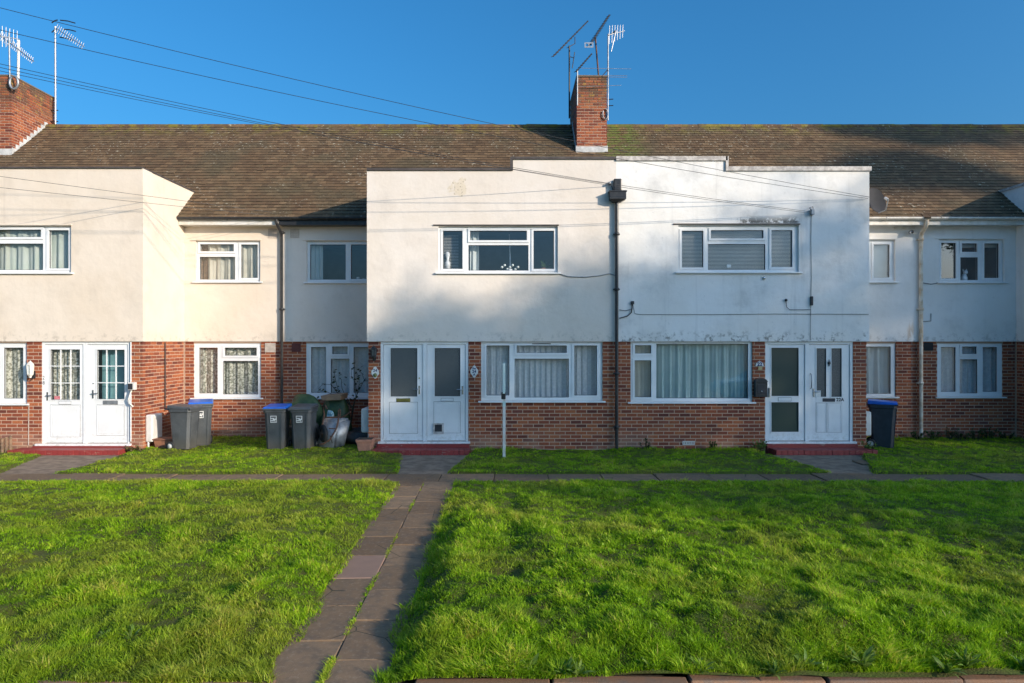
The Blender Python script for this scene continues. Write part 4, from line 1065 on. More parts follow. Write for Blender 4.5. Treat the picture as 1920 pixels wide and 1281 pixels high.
def lantern(px, py, h, mat, label, glassmat='curtain_white'):
    x, z = fx(px), fz(py); y = YW - .11
    r = empty('wall_lamp', (x, YW - .11, z - h/2), label, 'wall lamp')
    zb = z - h/2
    m = MB(); m.lathe([(0,0),(.02,.0),(.03,.03),(.055,.06),(.06,.07),(.055,.08)], (x,y,zb), 6, smooth=False); m.lathe([(.07,h*.70),(.075,h*.72),(.06,h*.82),(.03,h*.92),(.012,h*.95),(.012,h)], (x,y,zb), 6, smooth=False)
    for k in range(6):
        a = 2*math.pi*k/6; m.tube([(x+.053*math.cos(a), y+.053*math.sin(a), zb+.07), (x+.068*math.cos(a), y+.068*math.sin(a), zb+h*.72)], .007, 5)
    m.build('cage', mat, r)
    MB().lathe([(.045,.08),(.06,h*.70)], (x,y,zb), 6, smooth=False).build('shade', glassmat, r)
    m = MB().bbox(x-.035, x+.035, YW-.02, YW-.001, zb-.02, zb+.14, .006); m.tube([(x, YW-.02, zb+.0), (x, YW-.06, zb-.04), (x, y, zb-.02), (x, y, zb+.01)], .010, 6); m.build('bracket', 'black_plastic', r)
lantern(62, 692, .36, 'white_paint', 'white hexagonal lantern on brick beside the lace curtained double door')
lantern(702, 661, .30, 'black_plastic', 'dark lantern on brick pier above a small number plaque', 'obscure_glass')
# key safe with cable loop right of the left doors
x, z = fx(249), fz(724)
r = empty('entry_box', (x, YW-.05, z-.08), 'grey and white entry box with looped cable on brick by door', 'entry box')
MB().bbox(x-.07, x+.075, YW-.10, YW-.001, z-.08, z+.08, .01).build('case', 'meter_white', r); MB().bbox(x-.06, x+.04, YW-.112, YW-.101, z-.065, z+.055, .005).build('face', 'gasket', r)
MB().tube([(x-.01, YW-.05, z-.08), (x-.04, YW-.06, z-.17), (x-.07, YW-.06, z-.27), (x-.05, YW-.05, z-.37), (x+.0, YW-.02, z-.44)], .017, 8).build('cable', 'white_paint', r)
# black post box
x0, x1, z0, z1 = FR(1414, 1436, 709, 744)
r = empty('post_box', ((x0+x1)/2, YW-.06, z0), 'black metal post box with arched top on brick beside door', 'post box')
m = MB(); n = 9; top = [( (x0+x1)/2 + (x1-x0)/2*math.cos(math.pi*k/n), z1-.06 + .06*math.sin(math.pi*k/n)) for k in range(n+1)]
prof = [(x0, z0), (x1, z0)] + top; k = len(prof)
m.add([(p, YW-.12, q) for p, q in prof] + [(p, YW-.001, q) for p, q in prof], [tuple(range(k)), tuple(reversed(range(k, 2*k)))] + [(i, i+k, (i+1)%k+k, (i+1)%k) for i in range(k)])
m.build('case', 'black_plastic', r, bevel=.005)
MB().bbox(x0-.008, x1+.008, YW-.135, YW-.10, z1-.075, z1-.06, .004).build('flap', 'black_plastic', r)
MB().bbox(x0+.04, x1-.04, YW-.126, YW-.119, z0+.07, z1-.13, .003).build('panel', 'gasket', r)
MB().lathe([(0,-.004),(.012,-.004),(.012,.004),(0,.004)], ((x0+x1)/2, YW-.128, z0+.12), 10, 'y').build('lock', 'chrome', r)
# satellite dish
c = Vector((8.16, 14.9, EYE + (640.5-378)*14.9/FPX))
r = empty('satellite_dish', (XB22, 14.9, c.z - .25), 'dark grey satellite dish fixed behind the corner of the white parapet', 'satellite dish')
nrm = Vector((.25, -.93, .25)).normalized(); q = nrm.to_track_quat('Z', 'Y').to_matrix()
m = MB(); vs = []; fs = []; N = 28; rings = 7
for side, off in ((1, 0), (-1, -.012)):
    b = len(vs)
    for i in range(rings + 1):
        rr = i / rings
        for k in range(N):
            a = 2*math.pi*k/N; vs.append(c + q @ Vector((.25*rr*math.cos(a), .30*rr*math.sin(a), .07*rr*rr + off)))
    for i in range(rings):
        for k in range(N):
            f = (b+i*N+k, b+i*N+(k+1)%N, b+(i+1)*N+(k+1)%N, b+(i+1)*N+k); fs.append(f if side > 0 else f[::-1])
m.add(vs, fs, True); m.build('dish', 'dish_grey', r)
m = MB().tube([c + q @ Vector((0, -.30, .05)), c + q @ Vector((0, -.33, .25)), c + q @ Vector((0, -.12, .38))], .013, 6); m.build('feed_arm', 'galvanised', r)
MB().tube([c + q @ Vector((0, -.13, .36)), c + q @ Vector((0, -.06, .30))], .028, 10).build('receiver', 'meter_white', r)
MB().tube([c - nrm*.02, c - nrm*.12, Vector((XB22+.3, 15.0, c.z-.12)), Vector((XB22-.02, 15.0, c.z-.12))], .02, 8).build('bracket', 'galvanised', r)
# flood light under the eaves
x, z = rx(1703), rz(437)
r = empty('security_camera', (x, YR-.1, z-.05), 'small round security camera on white wall beside the rusty downpipe', 'camera')
MB().lathe([(.0,-.06),(.035,-.06),(.045,-.04),(.045,.03),(.03,.05),(0,.05)], (x, YR-.11, z), 14, 'y').build('housing', 'chrome', r)
MB().lathe([(0,-.004),(.028,-.004),(.028,.002),(0,.002)], (x, YR-.172, z), 12, 'y').build('lens', 'gasket', r)
MB().tube([(x+.02, YR-.08, z), (x+.06, YR-.04, z+.03), (x+.06, YR+.005, z+.03)], .014, 8).build('bracket', 'galvanised', r)
MB().box(rx(1676), rx(1714), YR-.03, YR-.001, rz(430), rz(426)).build('cable_trunking', 'white_paint', H22)

# ------------------------------------------------------------------ wheelie bins
def wheelie(body_mat, lid_mat, sticker):
    r = empty('wheelie_bin', (0, 0, 0), 'wheelie bin', 'bin', 'wheelie bins')
    m = MB(); W0, D0, W1, D1, H = .195, .20, .235, .255, .93
    def ring(w, d, z, c=.05):
        return [(-w+c,-d,z),(w-c,-d,z),(w,-d+c,z),(w,d-c,z),(w-c,d,z),(-w+c,d,z),(-w,d-c,z),(-w,-d+c,z)]
    rs = [ring(W0,D0,.03), ring(W0+.03*.5,D0+.02,.45), ring(W1-.008,D1-.008,H-.08), ring(W1,D1,H-.075), ring(W1+.012,D1+.012,H-.07), ring(W1+.012,D1+.012,H)]
    vs = [v for g in rs for v in g]; fs = [tuple(reversed(range(8)))]
    for i in range(len(rs)-1):
        for k in range(8): fs.append((i*8+k, i*8+(k+1)%8, (i+1)*8+(k+1)%8, (i+1)*8+k))
    fs.append(tuple(range((len(rs)-1)*8, len(rs)*8)))
    m.add(vs, fs); m.build('body', body_mat, r, bevel=.006)
    for sx in (-1, 1): MB().hexa([(sx*.13-.012,-D0-.012,.05),(sx*.13+.012,-D0-.012,.05),(sx*.13+.012,-D0+.02,.05),(sx*.13-.012,-D0+.02,.05)], [(sx*.15-.012,-D1-.008,.83),(sx*.15+.012,-D1-.008,.83),(sx*.15+.012,-D1+.03,.83),(sx*.15-.012,-D1+.03,.83)]).build('rib', body_mat, r)
    lid = MB().hexa([(-.255,-.285,H+.004),(.255,-.285,H+.004),(.255,.27,H+.004),(-.255,.27,H+.004)], [(-.235,-.265,H+.05),(.235,-.265,H+.05),(.245,.27,H+.085),(-.245,.27,H+.085)])
    lo = lid.build('lid', lid_mat, r, bevel=.015)
    MB().box(-.26,.26,-.292,-.27,H-.02,H+.02).build('lid_lip', body_mat if lid_mat != body_mat else lid_mat, lo, bevel=.006)
    hm = MB().tube([(-.2,.26,H-.02),(-.2,.335,H+.0),(.2,.335,H+.0),(.2,.26,H-.02)], .016, 8); hm.build('handle', body_mat, r)
    for sx in (-1, 1):
        wo = MB().lathe([(.06,-.025),(.095,-.025),(.10,-.01),(.10,.01),(.095,.025),(.06,.025)], (sx*.205,.215,.10), 20, 'x').build('wheel', 'rubber', r)
        MB().lathe([(0,-.02),(.02,-.02),(.03,-.012),(.062,-.018),(.062,.018),(.03,.012),(.02,.02),(0,.02)], (sx*.205,.215,.10), 20, 'x').build('hub', 'meter_white', wo)
    if sticker:
        s = MB().add([(-.08,-.262,.64),(.06,-.262,.64),(.06,-.271,.79),(-.08,-.271,.79)], [(0,1,2,3)])
        so = s.build('sticker', 'sticker', r)
        for (a, b, c, d) in ((-.068,.045,.745,.775),(-.068,-.02,.70,.725),(.0,.04,.72,.735),(-.068,.02,.66,.68),(.03,.05,.655,.70)):
            yv = lambda z: -.2635 - (z-.64)*.06
            MB().add([(a,yv(c),c),(b,yv(c),c),(b,yv(d),d),(a,yv(d),d)], [(0,1,2,3)]).build('print', 'ink', so)
    return r
def put(o, x, y, rz_, label, z=0.0, s=1.0):
    o.location = (x, y, z); o.rotation_euler = (0, 0, R(rz_)); o['label'] = label; o.scale = (s, s, s); return o
b1 = wheelie('bin_grey', 'bin_blue', True)
b2 = wheelie('bin_grey', 'bin_grey', True)
b3 = wheelie('bin_dark', 'bin_blue', False)
put(b1, -4.97, 14.02, 3, 'grey wheelie bin with blue lid beside another bin left of the wheelbarrow', .01, .94)
put(b2, -4.41, 14.02, -3, 'grey lidded wheelie bin with white sticker right beside the wheelbarrow', .01, .94)
put(b3, 8.02, 14.32, 60, 'dark blue wheelie bin with bright blue lid at corner of brick wall', 0, 1.02)
b4 = copy_tree(b2); put(b4, -6.95, 14.05, 84, 'grey wheelie bin seen from its wheeled side in front of white meter box', .01, .94)
for ch in list(b4.children):
    if ch.name.startswith('sticker'):
        for g_ in list(ch.children): bpy.data.objects.remove(g_)
        bpy.data.objects.remove(ch)
b5 = copy_tree(b1); put(b5, -6.86, 14.58, 24, 'grey bin with blue lid tucked behind another bin under lace curtained window', .0, 1.0)

# ------------------------------------------------------------------ wheelbarrow on its nose, sacks, pots
wb = empty('wheelbarrow', (-3.86, 14.05, 0), 'old galvanised wheelbarrow stood on end against the wall with rusty frame', 'wheelbarrow')
def wbp(u, v, w): return Vector((-3.86 + u, 14.05 + w, v))
m = MB()
A = [wbp(-.30,.03,.0), wbp(.20,.0,.02), wbp(.30,.60,.20), wbp(.02,.64,.22)]        # underside of tray facing the street
A = [wbp(-.30,.02,.02), wbp(.10,.0,.0), wbp(.14,.58,.20), wbp(-.16,.60,.20)]
B = [wbp(-.36,.0,.30), wbp(.22,.0,.28), wbp(.34,.62,.42), wbp(-.26,.66,.42)]
m.add(A + B, [(0,1,2,3), (1,5,6,2), (0,3,7,4), (3,2,6,7), (0,4,5,1)])
bm = bmesh.new(); vv = [bm.verts.new(v) for v in m.v]; [bm.faces.new([vv[i] for i in f]) for f in m.f]
bmesh.ops.bevel(bm, geom=bm.edges[:], offset=.045, segments=3, affect='EDGES')
MB().bm(bm, True).build('tray', 'galvanised', wb)
tr_ = MB().lathe([(.10,-.035),(.155,-.04),(.18,-.02),(.185,0),(.18,.02),(.155,.04),(.10,.035)], (0,0,0), 24, 'x')
ang = Matrix.Rotation(R(38), 3, 'Z'); tr_.v = [tuple(wbp(-.13,.36,-.08) + ang @ Vector(v)) for v in tr_.v]
wh = tr_.build('wheel', 'rubber', wb)
hb = MB().lathe([(0,-.05),(.025,-.05),(.03,-.02),(.10,-.015),(.10,.015),(.03,.02),(.025,.05),(0,.05)], (0,0,0), 16, 'x'); hb.v = [tuple(wbp(-.13,.36,-.08) + ang @ Vector(v)) for v in hb.v]; hb.build('hub', 'rust', wh)
MB().tube([wbp(-.22,.12,-.02), wbp(-.12,.14,-.06), wbp(.0,.22,-.05), wbp(.10,.42,.08), wbp(.13,.55,.12), wbp(.13,.74,.2)], .017, 8).build('frame', 'rust', wb)
MB().tube([wbp(-.20,.50,.10), wbp(-.18,.72,.18), wbp(-.19,.86,.16), wbp(-.14,.93,.12), wbp(-.10,.86,.10)], .018, 8).build('frame', 'rust', wb)
MB().tube([wbp(-.14,.67,.17), wbp(.17,.67,.17)], .016, 8).build('crossbar', 'rust', wb)
MB().tube([wbp(.17,.66,.17), wbp(.30,.72,.10), wbp(.42,.80,.02)], .017, 8).build('handle', 'rust', wb)
MB().tube([wbp(.12,.68,.17), wbp(.13,.82,.17), wbp(.16,.86,.16), wbp(.17,.8,.16), wbp(.16,.68,.17)], .015, 8).build('leg', 'rust', wb)
MB().tube([wbp(-.02,.46,-.04), wbp(.10,.44,.04)], .012, 6).build('strut', 'rust', wb); MB().tube([wbp(.0,.30,.0), wbp(.05,.14,-.02)], .013, 6).build('strut', 'black_plastic', wb)

def sack(name, c, r, mat, label, cat, seed, sq=1.0):
    rs = random.Random(seed); bm = bmesh.new(); bmesh.ops.create_icosphere(bm, subdivisions=4, radius=1)
    ph = [(rs.uniform(2, 7), rs.uniform(2, 7), rs.uniform(2, 7), rs.uniform(0, 6)) for _ in range(6)]
    for v in bm.verts:
        d = v.co.normalized(); k = 1 + .09*sum(math.sin(a*d.x+b*d.y+e*d.z+f) for a, b, e, f in ph)/1.6
        q = Vector((abs(d.x)**.7*math.copysign(1,d.x), abs(d.y)**.7*math.copysign(1,d.y), abs(d.z)**.75*math.copysign(1,d.z))) * k
        v.co = Vector((c[0]+q.x*r[0], c[1]+q.y*r[1], max(c[2]+q.z*r[2], 0.0)))
    return tag(MB().bm(bm, True).build(name, mat), label, cat)
sack('garden_sack', (-4.72, 15.05, .46), (.44, .28, .60), 'tarp_green', 'green plastic garden sack bulging behind the two bins by the wall', 'sack', 3)
sack('rubbish_sack', (-4.62, 14.62, .25), (.34, .22, .34), 'sack_dark', 'black rubbish sack slumped low between the bins and the wall', 'sack', 5)
sack('garden_sack', (-4.02, 15.1, .42), (.34, .28, .62), 'tarp_green', 'dark green sack under cardboard beside the wheelbarrow handles', 'sack', 8)
sack('rubbish_sack', (-3.42, 14.95, .12), (.36, .28, .20), 'sack_dark', 'flat black sack on the ground between wheelbarrow and white meter box', 'sack', 12)
tag(MB().hexa([(-4.25,14.75,.98),(-3.80,14.65,1.0),(-3.72,14.95,1.02),(-4.2,15.1,1.0)], [(-4.27,14.75,1.09),(-3.78,14.65,1.13),(-3.70,14.95,1.15),(-4.2,15.1,1.10)]).build('cardboard_box', 'cardboard', bevel=.01), 'flattened brown cardboard box resting on top of the green sack', 'box')
sack('carrier_bag', (-4.02, 14.62, .62), (.07, .06, .16), 'bag_cyan', 'small cyan and white plastic bag hanging beside the grey bin', 'bag', 21)

def pot(x, y, s, label, fill=True):
    r = empty('plant_pot', (x, y, 0), label, 'plant pot')
    def rr(w, z): return [(x-w,y-w,z),(x+w,y-w,z),(x+w,y+w,z),(x-w,y+w,z)]
    MB().hexa(rr(.125*s,.0), rr(.155*s,.23*s)).build('body', 'terracotta', r, bevel=.012)
    MB().hexa(rr(.165*s,.225*s), rr(.175*s,.285*s)).build('rim', 'terracotta', r, bevel=.008)
    MB().hexa(rr(.150*s,.2855*s), rr(.150*s,.29*s)).build('soil', 'soil', r)
pot(fx(691.5) - .02, 13.72, 1.0, 'square terracotta pot at the end of the red doorstep')
r = empty('plant_trough', (-7.38, 14.25, 0), 'brown trough between the white meter box and grey bin', 'trough')
MB().hexa([(-7.60,14.1,0),(-7.22,14.1,0),(-7.22,14.4,0),(-7.60,14.4,0)], [(-7.64,14.08,.20),(-7.18,14.08,.20),(-7.18,14.42,.20),(-7.64,14.42,.20)]).build('body', 'dirt_box', r, bevel=.01)
MB().box(-7.66,-7.16,14.06,14.44,.201,.225).build('rim', 'dirt_box', r, bevel=.006)

# ------------------------------------------------------------------ estate agent's board seen edge-on
x, y = -.155, 12.96
r = empty('sign_post', (x, y, 0), 'white wooden sale board post with its pale board edge on', 'sign post')
MB().box(x-.028, x+.028, y-.028, y+.028, -.12, 1.17).build('post', 'white_paint', r, bevel=.004)
MB().box(x-.022, x+.022, y-.40, y+.40, 1.31, 1.875).build('board', 'sign_aqua', r, bevel=.004)
MB().box(x-.030, x+.030, y-.030, y+.030, 1.03, 1.13).build('band', 'sign_aqua', r)
MB().bbox(x-.055, x+.03, y-.05, y+.05, 1.171, 1.309, .012).build('clamp', 'black_plastic', r)

# ------------------------------------------------------------------ plants
def leafblade(p, d, l, w, curl=.3, up=Vector((0,0,1))):
    d = d.normalized(); s = d.cross(up).normalized(); vs = []; n = 4
    for i in range(n+1):
        u = i/n; c = p + d*l*u + up*(curl*l*(u*.9 - u*u)); ww = w*math.sin(math.pi*(.12+.86*u))**.8
        vs += [c - s*ww, c + up*(-.15*ww), c + s*ww]
    fs = []
    for i in range(n):
        for k in (0, 1): fs.append((i*3+k, i*3+k+1, i*3+k+4, i*3+k+3))
    return vs, fs
def bush(name, x, y, h, wd, n, label, cat, mat='leaf_weed', seed=0, leafl=.07, group=None, wild=.5, z0=0.0):
    rs = random.Random(seed); r = empty(name, (x, y, z0), label, cat, group)
    st = MB(); lf = MB()
    for i in range(max(4, n//8)):
        a = rs.uniform(0, 6.28); top = Vector((x + wd*rs.uniform(.1,1)*math.cos(a), y + wd*.7*rs.uniform(.1,1)*math.sin(a), z0 + h*rs.uniform(.5,1)))
        p0 = Vector((x + .2*wd*math.cos(a), y + .1*wd*math.sin(a), z0-.03)); mid = p0.lerp(top, .5) + Vector((0,0,h*.12))
        st.tube([p0, mid, top], [.006, .005, .002], 5)
        for k in range(8):
            u = rs.uniform(.25, 1); p = p0.lerp(mid, u*2) if u < .5 else mid.lerp(top, u*2-1)
            dv = Vector((rs.uniform(-1,1), rs.uniform(-1,.6), rs.uniform(-.4,.8)))
            lf.add(*leafblade(p, dv, leafl*rs.uniform(.6,1.3), leafl*.28, wild), True)
    st.build('stem', 'stem', r); o = lf.build('foliage', mat, r); return r
G = 'weeds at the foot of the wall'
for i, (px, yy, h, w, n, m_, lab) in enumerate([
    (1212, 13.80, .28, .16, 60, 'leaf_rose', 'low twiggy weed against the brick wall right of the black pipe'),
    (1338, 13.78, .24, .12, 90, 'leaf', 'dark round tuft of weeds at the brick wall below the big curtained window'),
    (1420, 13.78, .26, .30, 130, 'leaf_weed', 'spreading green weeds beside the end of the red step under the post box'),
    (1628, 13.72, .26, .20, 80, 'leaf_weed', 'leafy green weeds in front of the dark blue bin'),
    (252, 13.70, .12, .30, 90, 'leaf_straw', 'dry straw coloured weeds below the cream white meter box')]):
    bush('weed_plant', (px-960)*yy/FPX, yy, h, w, n, lab, 'weed', m_, 40+i, .06 if m_ != 'leaf_straw' else .09, G)
for i, px in enumerate((1722, 1752, 1778, 1803, 1830, 1856, 1888)):
    bush('weed_plant', (px-960)*15.45/FPX, 15.45, .20+.12*((i*7)%3)/2, .26, 80, 'tall ragged weeds along the shaded brick wall right of the rusty downpipe', 'weed', 'leaf', 60+i, .07, G)
bush('shrub', fx(12), 13.55, .36, .24, 170, 'small green shrub growing behind the low log edging', 'shrub', 'leaf_weed', 81, .06, None, .5, .05)
# low log-roll edging and planter at the far left
r = empty('log_edging', (fx(20), 13.3, 0), 'low edging of upright half logs beside the red step', 'edging')
for k in range(9):
    x = fx(2) + k*.062; m = MB().tube([(x, 13.30+.03*k, -.05), (x, 13.30+.03*k, .22+.018*k+random.uniform(-.015,.015))], .031, 10); m.build('log', 'wood', r)
tag(MB().bbox(fx(-40), fx(8), 13.36, 13.62, -.02, .27, .015).build('planter_box', 'wood'), 'weathered wooden planter behind the log edging', 'planter')
# rose in front of the shaded window
rb = empty('rose_bush', (-3.95, 15.25, 0), 'straggly bare rose bush with few leaves in front of shaded window', 'rose bush')
rs = random.Random(5); m = MB(); tips = []
def pr(px, py, Y=15.2): return Vector(((px-960)*Y/FPX, Y, EYE+(640.5-py)*Y/FPX))
root = Vector((-3.72, 15.2, 0))
for chain in ([(662,765),(645,748),(630,735),(620,722),(605,720),(595,730)], [(662,765),(645,748),(632,730),(628,710),(625,697)], [(662,765),(648,742),(642,728),(640,712),(636,708)],
              [(662,765),(668,745),(668,728),(664,715),(658,708),(660,690)], [(662,765),(668,745),(675,728),(684,712),(680,700),(670,694)], [(662,765),(669,744),(672,722),(672,706),(668,697)], [(645,748),(628,742),(612,735),(600,732)]):
    pts = [pr(*c) + Vector((0, rs.uniform(-.08,.08), 0)) for c in chain]
    if chain[0] == (662,765): pts = [root, Vector((-3.70,15.2,.4))] + pts
    m.tube(pts, [.013 - .010*i/(len(pts)-1) for i in range(len(pts))], 6); tips += pts[3:]
m.build('stem', 'stem', rb)
lm = MB().add(*leafblade(Vector((0,0,0)), Vector((1,0,.1)), .075, .024, .25), True).mesh('leaf'); lm.materials.append(MAT['leaf_rose'])
for p in tips:
    for k in range(3):
        place('leaf', lm, p + Vector((rs.gauss(0,.045), rs.gauss(0,.03), rs.gauss(0,.045))), rb, (rs.uniform(-1,1), rs.uniform(-.6,1.0), rs.uniform(0,6.28)), (rs.uniform(.7,1.2),)*3)
# rosettes of broad weeds along the front edging
RM = MB().add(*leafblade(Vector((0,0,0)), Vector((1,0,.35)), .17, .021, .45), True).mesh('leaf'); RM.materials.append(MAT['leaf_weed'])
rosx = [-.24, -.15, .02, .12, .36, .95, 1.28, 1.78, 2.42, 2.95, 3.12, 3.5, -3.05, -2.85, .44, 2.02]
for i, x in enumerate(rosx):
    y = 4.47 + .016*x + rs.uniform(-.04, .07) if i not in (12, 13) else 4.95
    z = .045 if i not in (12, 13) else .06
    r = empty('weed_rosette', (x, y, z), 'broad leaved weed rosette growing over the front lawn edging', 'weed', 'weed rosettes along the front edging')
    if i in (12, 13): r['label'] = 'broad leaved weed clump in the lawn left of the path'
    n = rs.randint(11, 22); sc = rs.uniform(.35, .95)
    for k in range(n):
        a = 6.28*k/n + rs.uniform(-.3,.3); s2 = sc*rs.uniform(.7,1.15)
        place('leaf', RM, (x + .01*math.cos(a), y + .01*math.sin(a), z + .01), r, (rs.uniform(-.6,.6), rs.uniform(-.9,.2), a), (s2, s2*rs.uniform(.5,1.1), s2*rs.uniform(.5,1.6)))

# ------------------------------------------------------------------ aerials
def aer(label, base, top, mat='galvanised', r=.019):
    e = empty('tv_aerial', base, label, 'aerial', 'television aerials on the chimneys')
    MB().tube([base, top], r, 8).build('mast', mat, e); return e
def sp_(px, py, Y): return Vector(((px-960)*Y/FPX, Y, EYE+(640.5-py)*Y/FPX))
def yagi(e, a, b, n, ln, axis, mat='aerial_dark', r=.018, er=.008):
    a, b = Vector(a), Vector(b); MB().tube([a, b], r, 6).build('boom', mat, e); axis = Vector(axis).normalized()
    for k in range(n):
        p = a.lerp(b, (k+.3)/n); l = ln*(1 - .35*k/n)
        MB().tube([p - axis*l/2, p + axis*l/2], er, 5).build('element', mat, e)
Y1 = 17.9
e = aer('left mast on the middle chimney carrying a long upward slanting aerial', sp_(1067.5, 222, 18.9), sp_(1067.5, 86, 18.9), 'aerial_dark', .022)
yagi(e, sp_(1037, 106, 18.3), sp_(1102.5, 39.5, 19.6), 16, .26, (.55, .6, .5)); MB().tube([sp_(1063,90,18.9), sp_(1078,82,19.0), sp_(1078,70,19.1)], .012, 6).build('stay', 'aerial_dark', e)
MB().tube([sp_(1073,128,18.9), sp_(1077.5,98,18.9)], .014, 6).build('reflector', 'aerial_dark', e); MB().tube([sp_(1067,106,18.9), sp_(1077,109,18.9)], .010, 6).build('stay', 'aerial_dark', e)
e = aer('leaning mast on top of the middle chimney with slanting aerial and small grid', sp_(1122.5, 146, 18.2), sp_(1116, 68, 18.2), 'rust', .022)
yagi(e, sp_(1105, 86, 17.9), sp_(1142.5, 28, 18.8), 18, .20, (.8, -.2, .3))
m = MB().plate(*[sp_(1096,0,17.9).x, sp_(1112.5,0,17.9).x, sp_(0,89.5,17.9).z, sp_(0,80,17.9).z], [(sp_(1098,0,17.9).x, sp_(1103.5,0,17.9).x, sp_(0,87.5,17.9).z, sp_(0,82,17.9).z), (sp_(1105,0,17.9).x, sp_(1110.5,0,17.9).x, sp_(0,87.5,17.9).z, sp_(0,82,17.9).z)], 17.89, 17.905); m.build('reflector', 'aluminium', e)
e = aer('tall mast on right of middle chimney with upright comb of silver rods', sp_(1139.8, 226, Y1-.08), sp_(1140.2, 64, Y1-.08))
yagi(e, sp_(1141, 66, Y1-.1), sp_(1171, 58, Y1+.2), 6, .50, (.03, 0, 1), 'aluminium', .012, .008)
MB().tube([sp_(1146,97,Y1), sp_(1155,58,Y1)], .014, 6).build('stay', 'aluminium', e); MB().tube([sp_(1140,68,Y1), sp_(1154,58,Y1)], .016, 6).build('stay', 'aerial_dark', e)
for (a, b, c, d) in ((1090,128,1184,129.5), (1084,141,1176,142), (1140,144.5,1176,145), (1083,163,1165,160)): MB().tube([sp_(a,b,Y1-.15), sp_(c,d,Y1-.15)], .006, 5).build('element', 'aluminium', e)
MB().tube([sp_(1129,143,Y1-.1), sp_(1139,131,Y1-.1)], .012, 6).build('stay', 'aerial_dark', e)
for py in (187, 199): MB().tube([sp_(1132,py,Y1-.05), sp_(1150,py-1,Y1-.1)], .012, 6).build('wall_bracket', 'aerial_dark', e)
coil = [sp_(1135 + 5*math.sin(a), 214 - 10*math.cos(a), Y1-.12) for a in [i*6.28/14 for i in range(13)]]; MB().tube(coil, .016, 6).build('cable_coil', 'galvanised', e)
e = aer('short mast on left front of middle chimney with small slanting aerial', sp_(1082.5, 198, 17.72), sp_(1082.5, 131, 17.72))
yagi(e, sp_(1080, 134.5, 17.6), sp_(1109.5, 101, 18.1), 8, .16, (.7, -.5, .2))
e = aer('tall silver mast beside the left chimney with drooping aerial at its top', sp_(104, 233, 19.2), sp_(103.5, 50, 19.2), 'aluminium', .026)
yagi(e, sp_(104, 52, 19.2), sp_(158, 88, 18.4), 14, .26, (.2, .3, 1), 'aluminium', .012)
for (a, b, c, d) in ((97,43,108,37.5), (113,38,141,43.5), (112,70,136,76), (97,61,106,55), (118,55,142,59)): MB().tube([sp_(a,b,19.2), sp_((a+c)/2,(b+d)/2-1.2,19.2), sp_(c,d,19.2)], .016, 6).build('reflector', 'aerial_dark', e)
for py in (207, 228): MB().tube([sp_(94,py,19.2), sp_(109,py,19.2)], .014, 6).build('wall_bracket', 'aerial_dark', e)
e = aer('thin mast over the left chimney with a row of upright silver rods', sp_(18.5, 160, 17.66), sp_(17, 62, 17.66), 'galvanised', .020)
yagi(e, sp_(-12, 66, 17.6), sp_(37, 74, 17.9), 7, .62, (0, 0, 1), 'aluminium', .012, .009)
e = aer('thick white mast over the left chimney with a long drooping silver aerial', sp_(34, 150, 18.0), sp_(35, 76, 18.0), 'meter_white', .034)
yagi(e, sp_(0, 66, 18.2), sp_(63, 115, 17.2), 20, .26, (.1, .2, 1), 'aluminium', .014, .009)
coil = [sp_(26 + 8*math.sin(a), 155 - 12*math.cos(a), 17.62) for a in [i*6.28/14 for i in range(14)]]; MB().tube(coil, .030, 6).build('cable_coil', 'galvanised', e)

# ------------------------------------------------------------------ overhead wires from the pole down the street
POLE = Vector((-15.0, 8.5, 0))
p = empty('telephone_pole', POLE, 'tall wooden telephone pole carrying the wires to the houses', 'pole')
MB().tube([POLE, POLE + Vector((0,0,9.2))], [.16, .11], 14).build('pole', 'wood', p)
for k in range(5): MB().tube([POLE + Vector((-.2,0,6.2+.5*k)), POLE + Vector((.2,0,6.2+.5*k))], .012, 6).build('step', 'galvanised', p)
def wire(a, zp, sag, r, lab, wob=0):
    a = Vector(a); q = Vector((POLE.x, POLE.y, zp)); pts = []
    for i in range(41):
        t = i/40; v = q.lerp(a, t); v.z -= 4*sag*t*(1-t); pts.append(v)
    tag(MB().tube(pts, r, 5).build('overhead_wire', 'black_plastic'), lab, 'wire', 'overhead telephone wires')
wire((7.518, 13.873, 5.326), 8.851, .34, .0050, 'highest black wire running down to the white house by the dish')
wire((7.47, 13.873, 5.30), 8.43, .389, .0050, 'second highest black wire running down to the white house corner')
wire((6.25, 13.853, 5.02), 7.971, .428, .0045, 'upper of three close wires reaching the bracket beside the blinds window')
wire((6.24, 13.853, 4.99), 7.891, .418, .0045, 'middle of three close wires reaching the bracket beside the blinds window')
wire((2.033, 13.853, 5.601), 7.764, .267, .0045, 'lowest of three close wires ending near the black hopper')
wire((-5.52, 15.2, 5.27), 5.58, .02, .0042, 'upper thin wire across the cream house to its eaves')
wire((-5.60, 15.2, 5.20), 5.22, .03, .0042, 'lower thin wire across the cream house to its eaves')
MB().bbox(fx(1518), fx(1524), YF-.09, YF-.002, fz(404), fz(394), .008).build('wire_bracket', 'galvanised', H22)
MB().tube([(fx(1519), YF-.08, fz(397)), (fx(1515), YF-.06, fz(391)), (fx(1523), YF-.03, fz(388)), (fx(1524), YF-.02, fz(398))], .007, 5).build('wire_loop', 'black_plastic', H22)
MB().bbox(fx(1140.5), fx(1144), YF-.10, YF-.002, fz(347), fz(343), .006).build('wire_bracket', 'galvanised', H24)
MB().tube([(fx(1142), YF-.08, fz(345)), (fx(1147), YF-.05, fz(352)), (fx(1149), YF-.03, fz(362))], .007, 5).build('wire_loop', 'black_plastic', H24)

